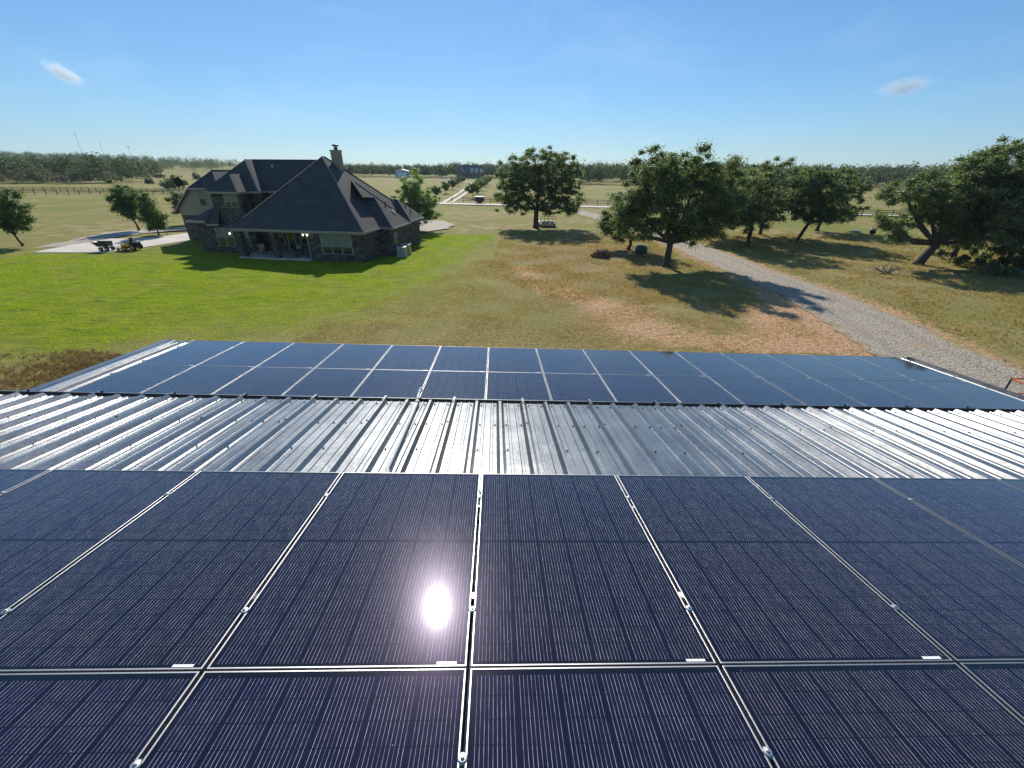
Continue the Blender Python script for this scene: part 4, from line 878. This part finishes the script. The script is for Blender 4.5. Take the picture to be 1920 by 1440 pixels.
# masts
for i,(x,y,h,lab) in enumerate(((-900,1060,54,'tallest thin radio mast on the far left horizon'),(-872,1080,40,'second thin radio mast right of the tallest on the horizon'),(-836,1110,28,'radio mast with a small dish head, third from the left on the horizon'),(-720,1130,19,'shortest radio mast just left of the house roof on the horizon'))):
    r=empty('radio_mast',(x*.75,y*.75,float(terrain(x*.75,y*.75))),0,lab,'mast'); hh=h*.75
    m=MB(); w_=.35
    for sx,sy in ((-w_,-w_),(w_,-w_),(0,w_)): m.tube([(sx,sy,0),(sx,sy,hh)],.06,4)
    n=int(hh/2)
    for k in range(n): z=k*2; m.tube([(-w_,-w_,z),(w_,-w_,z+1)],.05,3); m.tube([(w_,-w_,z+1),(-w_,-w_,z+2)],.05,3)
    m.build('lattice',M['steel'],r)
    if i==2: MB().lathe([(.3,0),(1.4,.5),(1.5,1.6),(.6,2.0)],(0,0,hh),'z',10).build('dish_head',M['offw'],r)
ds=empty('satellite_dish',(-104,154,0),0,'round pale dish on a pole just left of the garage roof','dish'); MB().tube([(0,0,0),(0,0,2.6)],.07,8).build('pole',M['steel'],ds); MB().lathe([(.1,.3),(.9,.12),(1.35,-.15),(1.38,-.15)],(0,0,3.6),'y',24).build('reflector',M['offw'],ds,True)

# ------------------------------------------------------------------ small things in the yard
# mower and cart
mw=empty('riding_mower',(-40.85,49.35,.06),R(6),'yellow and black zero turn riding mower with folded roll bar on the concrete drive','mower')
m=MB(); m.box(-.75,.35,-.36,.36,.30,.52); m.box(.35,.95,-.34,.34,.34,.85); m.build('frame',M['dark'],mw,bevel=.04)
m=MB(); m.add([(-.95,-.75,.16),(-.1,-.8,.16),(-.1,.8,.16),(-.95,.75,.16),(-.9,-.7,.32),(-.15,-.75,.32),(-.15,.75,.32),(-.9,.7,.32)],[(0,3,2,1),(4,5,6,7),(0,1,5,4),(1,2,6,5),(2,3,7,6),(3,0,4,7)]); m.build('mower_deck',M['yellow'],mw,bevel=.03)
m=MB(); m.box(-.62,.30,-.52,-.36,.42,.68); m.box(-.62,.30,.36,.52,.42,.68); m.build('fender',M['yellow'],mw,bevel=.04)
m=MB(); m.box(-.35,.18,-.27,.27,.62,.78); m.obox((.26,0,1.02),(.05,0,.02),(0,.25,0),(.06,0,.27)); m.build('seat',M['rubber'],mw,bevel=.05)
m=MB(); m.box(-.35,.12,-.40,-.32,.92,.98); m.box(-.35,.12,.32,.40,.92,.98); m.build('armrest',M['dark'],mw,bevel=.02)
m=MB(); m.tube([(-.3,-.3,.6),(-.62,-.34,1.0),(-.58,-.1,1.04)],.018,6); m.tube([(-.3,.3,.6),(-.62,.34,1.0),(-.58,.1,1.04)],.018,6); m.build('steering_lever',M['dark'],mw)
m=MB(); m.tube([(.5,-.45,.5),(.5,-.45,1.15),(.98,-.45,.95),(.98,.45,.95),(.5,.45,1.15),(.5,.45,.5)],.03,8); m.build('roll_bar',M['dark'],mw)
m=MB(); m.box(.62,1.0,-.28,.28,.5,.82); m.build('engine',M['dark'],mw,bevel=.05)
for y in (-.55,.55):
    w_=MB(); w_.lathe([(.2,-.13),(.3,-.12),(.32,-.06),(.32,.06),(.3,.12),(.2,.13)],(.55,y,.32),'y',18); t_=w_.build('wheel',M['rubber'],mw); MB().lathe([(.05,-.135),(.15,-.14),(.15,.14),(.05,.135)],(.55,y,.32),'y',12).build('rim',M['yellow'],t_)
for y in (-.45,.45):
    MB().lathe([(.1,-.08),(.15,-.06),(.15,.06),(.1,.08)],(-1.05,y,.15),'y',14).build('caster',M['rubber'],mw); MB().tube([(-.75,y*.8,.4),(-1.0,y,.42),(-1.05,y,.18)],.025,6).build('caster_arm',M['yellow'],mw)
dc=empty('dump_cart',(-43.1,48.75,.06),R(4),'dark dump cart hitched in front of the yellow riding mower','cart')
m=MB(); pr=[(-.95,.95),(.62,.95),(.55,.48),(-.40,.48)]
m.add([(x,-.45,z) for x,z in pr]+[(x,.45,z) for x,z in pr],[(3,2,1,0),(4,5,6,7),(0,4,7,3),(3,7,6,2),(2,6,5,1)])
m.add([(x*.96,-.42,z+.01) for x,z in pr]+[(x*.96,.42,z+.01) for x,z in pr],[(0,1,2,3),(7,6,5,4),(3,7,4,0),(2,6,7,3),(1,5,6,2)]); m.tube([(-.95,-.45,.95),(.62,-.45,.95),(.62,.45,.95),(-.95,.45,.95),(-.95,-.45,.95)],.02,6); m.build('tub',M['dark'],dc)
for x in (-.2,.42):
    for y in (-.42,.42): w_=MB().lathe([(.12,-.07),(.22,-.06),(.22,.06),(.12,.07)],(x,y,.22),'y',16).build('wheel',M['rubber'],dc); MB().lathe([(.03,-.08),(.1,-.08),(.1,.08),(.03,.08)],(x,y,.22),'y',10).build('rim',M['offw'],w_)
m=MB(); m.tube([(.5,0,.4),(1.1,0,.36),(1.45,0,.38)],.022,6); m.box(-.3,.5,-.25,.25,.30,.36); m.build('tow_bar',M['dark'],dc)
# wood pile
wp=empty('wood_pile',(11.1,46.0,0),0,'heap of reddish brown split logs in the dry grass left of the oaks','wood pile')
r=random.Random(4); logs=[]
for k in range(34):
    lay=k//12; x=r.uniform(-.75,.75)*(1-.2*lay); y=r.uniform(-.6,.6); z=.14+lay*.24; a=r.uniform(-.5,.5)+(math.pi/2 if k%5==0 else 0); l=r.uniform(.3,.5); d=Vector((math.cos(a),math.sin(a),r.uniform(-.15,.15)))*l; c=Vector((x,y,z))
    MB().tube([c-d,c+d],[r.uniform(.09,.14)]*2,7).build('log',M['wood'],wp)
# green cooker on a frame
tk=empty('round_smoker',(15.6,46.4,0),0,'round dark green lidded smoker standing in a wire frame under the smaller oak','smoker')
MB().lathe([(.35,.25),(.62,.35),(.66,.75),(.60,.98),(.42,1.12),(.1,1.18)],n=24).build('drum',M['green'],tk,True)
m=MB()
for x in (-.85,.95):
    m.tube([(x,-.4,0),(x,-.4,1.0),(x,.4,1.0),(x,.4,0)],.02,6)
for z in (.3,.95): m.tube([(-.85,-.4,z),(.95,-.4,z)],.018,6); m.tube([(-.85,.4,z),(.95,.4,z)],.018,6)
m.build('wire_frame',M['steel'],tk); MB().lathe([(.5,.8),(.52,.85)],(0,-.15,0),n=16).build('lid_rim',M['dark'],tk); MB().box(.62,.95,-.3,.3,.55,.6).build('side_shelf',M['steel'],tk)
# flatbed trailer beneath the lone oak
tr=empty('flatbed_trailer',(8.1,71.8,0),R(0),'white loaded flatbed trailer with a mesh tailgate under the lone oak','trailer')
m=MB(); m.box(-1.25,1.25,-.9,2.8,.42,.56); m.build('bed',M['dark'],tr,bevel=.02)
m=MB(); 
for x in (-1.2,-.6,0,.6,1.2): m.tube([(x,-.9,.56),(x,-.9,1.65)],.028,6)
for z in (.95,1.3,1.65): m.tube([(-1.2,-.9,z),(1.2,-.9,z)],.025,6)
m.build('mesh_tailgate',M['rail'],tr)
m=MB(); m.box(-1.42,-1.12,.4,1.6,.2,.75); m.box(1.12,1.42,.4,1.6,.2,.75); m.build('fender',M['white'],tr,bevel=.03)
for x in (-1.3,1.3): MB().lathe([(.2,-.1),(.33,-.08),(.33,.08),(.2,.1)],(x,1.0,.33),'x',16).build('wheel',M['rubber'],tr)
for k,(x,y,z,lab) in enumerate(((-.72,-.35,.56,'left'),(-.05,-.4,.56,'middle'),(.68,-.3,.56,'right'))):
    o=MB().lathe([(.25,.0),(.36,.08),(.36,.28),(.27,.38),(.05,.42)],n=14).build('white_sack',M['white'],None,True); o.location=(8.1+x,71.8+y,z); o.scale=(1,.8,1); tag(o,'bulging white sack on the flatbed trailer, the %s one of three'%lab,'sack','white sacks on the trailer')
# odds and ends on the right pasture
o=MB(); o.lathe([(.05,0),(.38,.12),(.42,.45),(.3,.75),(.1,.85)],n=10); o.tube([(.2,0,.5),(.55,0,.9)],.09,6); ob=o.build('tree_stump',M['dark'],None,True); ob.location=(56.7,64.6,0); tag(ob,'charred black tree stump alone in the right pasture','stump')
o=MB().tube([(-.95,0,.12),(0,.1,.13),(.95,0,.12)],[.13,.14,.11],9).build('fallen_log',M['offw']); o.location=(55.6,66.6,0); tag(o,'pale bare log lying in the grass left of the black stump','log')
br=MB(); rr=random.Random(9)
for k in range(16):
    a=rr.uniform(-.9,.9)+(math.pi if k%3==0 else 0); l=rr.uniform(.7,1.7); z=rr.uniform(.15,.7)
    p0=Vector((rr.uniform(-.4,.4),rr.uniform(-.3,.3),.08)); p1=p0+Vector((math.cos(a)*l*.5,math.sin(a)*l*.4,z)); p2=p0+Vector((math.cos(a)*l,math.sin(a)*l*.7,z*rr.uniform(.1,1))); br.tube([p0,p1,p2],[.045,.03,.01],5,False)
    br.tube([p1,p1+Vector((rr.uniform(-.5,.5),rr.uniform(-.3,.3),rr.uniform(0,.4)))],[.018,.006],4,False)
o=br.build('fallen_branch',simple('bare_wood',(.17,.14,.11),.9)); o.location=(36.2,38.2,0); tag(o,'tangle of bare fallen branches on the grass beyond the gravel road','branch')

# ------------------------------------------------------------------ grass tufts (real blades)
def tufts(name,label,poly,n,h,w,mat,seed,avoid=True,bl=5,spread=.06):
    r=np.random.default_rng(seed); P=np.array(poly,float); lo,hi=P.min(0),P.max(0); q=r.uniform(lo,hi,(n*4,2)); q=q[sdf(q[:,0],q[:,1],poly)>0]
    if avoid: q=q[sdf(q[:,0],q[:,1],ROADL+ROADR[::-1])<-.25-1.3*r.random(len(q))]
    dn=np.sin(q[:,0]*.9+3*np.sin(q[:,1]*.35))+np.sin(q[:,1]*1.1+2*np.sin(q[:,0]*.5))+r.normal(0,.8,len(q)); q=q[dn>-.3][:n]
    k=len(q); b=np.repeat(q,bl,axis=0)+r.normal(0,spread,(k*bl,2)); m=len(b); hh=h*r.uniform(.45,1.3,m); a=r.uniform(0,6.28,m); t=r.normal(0,.35,(m,2))*hh[:,None]
    base=np.c_[b,np.zeros(m)]; wv=np.c_[np.cos(a),np.sin(a),np.zeros(m)]*(w*r.uniform(.6,1.4,m))[:,None]; tip=np.c_[b+t,hh]
    return tag(quadmesh(name,np.stack([base-wv,base+wv,tip],1).reshape(-1,3),3,mat),label,'grass',kind='stuff')
tufts('grass','rough yellow green grass tufts on the pasture right of the gravel road',[(26.5,12),(70,20),(75,62),(27,66)],16000,.20,.02,M['grassy'],1)
tufts('grass','dry grass tufts between the lawn and the gravel road',[(-1,40),(3,30),(19,26),(20.8,40),(20.8,62),(1,66)],12000,.14,.016,M['grassy'],2)
lawnb=mat_leaf('lawn_blade',(.16,.22,.006),(.38,.43,.02),.45,.7)
tufts('grass','short mown green lawn blades around the house',[(-62,16),(-60,44),(-42,47.5),(-37,44),(-14,40.5),(-11,47),(-11,62),(-1,62.2),(-3.5,47),(-5.5,34),(-9,25),(-14,21),(-14,12)],36000,.07,.014,lawnb,3,False,5,.12)
brownb=mat_leaf('dry_blade',(.12,.085,.04),(.34,.24,.12),.3,.8,.4,(1.3,1.15,.9))
tufts('grass','tall brown dry grass below the left end of the barn roof',[(-34,12),(-34,19),(-20,20.5),(-15,17),(-15,12)],6000,.17,.016,brownb,4,False,7)
tufts('grass','short dry blades over the bare ground in front of the barn',[(-14,12),(-12,23),(-6,34),(-2,44),(2,44),(19,26),(19,12)],18000,.07,.014,M['grassy'],5,True,5,.1)

# ------------------------------------------------------------------ clouds and air
def cloud(label,c,ax,ay,az,dens,seed,thr):
    m,nt,b=newmat('cloud'); nt.nodes.remove(b)
    v=coords(nt,'Object'); n1=noise(nt,v,2.6 if seed==1 else 3.4,6,.68,.6)
    pv=nt.nodes.new('ShaderNodeVolumePrincipled'); pv.inputs['Color'].default_value=(.88,.94,1,1); pv.inputs['Anisotropy'].default_value=.6
    ln=nt.nodes.new('ShaderNodeVectorMath'); ln.operation='LENGTH'; L(nt,v,ln.inputs[0])
    fall=math_(nt,'SUBTRACT',1,ln.outputs['Value'])
    d=math_(nt,'SUBTRACT',math_(nt,'ADD',n1,math_(nt,'MULTIPLY',fall,.55)),thr)
    L(nt,math_(nt,'MULTIPLY',math_(nt,'MAXIMUM',d,0),dens),pv.inputs['Density']); L(nt,pv.outputs[0],nt.nodes['Material Output'].inputs['Volume'])
    import bmesh
    bm=bmesh.new(); bmesh.ops.create_icosphere(bm,subdivisions=4,radius=1); me=bpy.data.meshes.new('cloud'); bm.to_mesh(me); bm.free(); me.materials.append(m)
    o=bpy.data.objects.new('cloud',me); COL.objects.link(o)
    M3=Matrix((ax,ay,az)).transposed().to_4x4(); M3.translation=c; o.matrix_world=M3
    return tag(o,label,'cloud',kind='structure')
def ray(px,py): return (fw+rt2*((px-960)/FPX)-up2*((py-720)/FPX))
D=2600; k=D/FPX
cr=Vector((0,0,CH))+ray(119,138)*D; cloud('small bright lens shaped cloud high on the left of the sky',cr,(rt2*.94-up2*.34)*k*42,fw*90,(up2*.94+rt2*.34)*k*14,.042,1,.57)
cr=Vector((0,0,CH))+ray(1697,163)*D; cloud('small ragged wispy cloud on the right of the sky',cr,(rt2*.98+up2*.17)*k*76,fw*70,(up2*.98-rt2*.17)*k*22,.05,2,.66)
hm,nt,b=newmat('haze'); nt.nodes.remove(b); pv=nt.nodes.new('ShaderNodeVolumePrincipled'); pv.inputs['Color'].default_value=(.70,.86,1,1); pv.inputs['Density'].default_value=.00015; pv.inputs['Anisotropy'].default_value=.0
L(nt,pv.outputs[0],nt.nodes['Material Output'].inputs['Volume'])
hz=MB().box(-1500,1500,-300,1500,-2,95).build('haze',hm); tag(hz,kind='stuff')
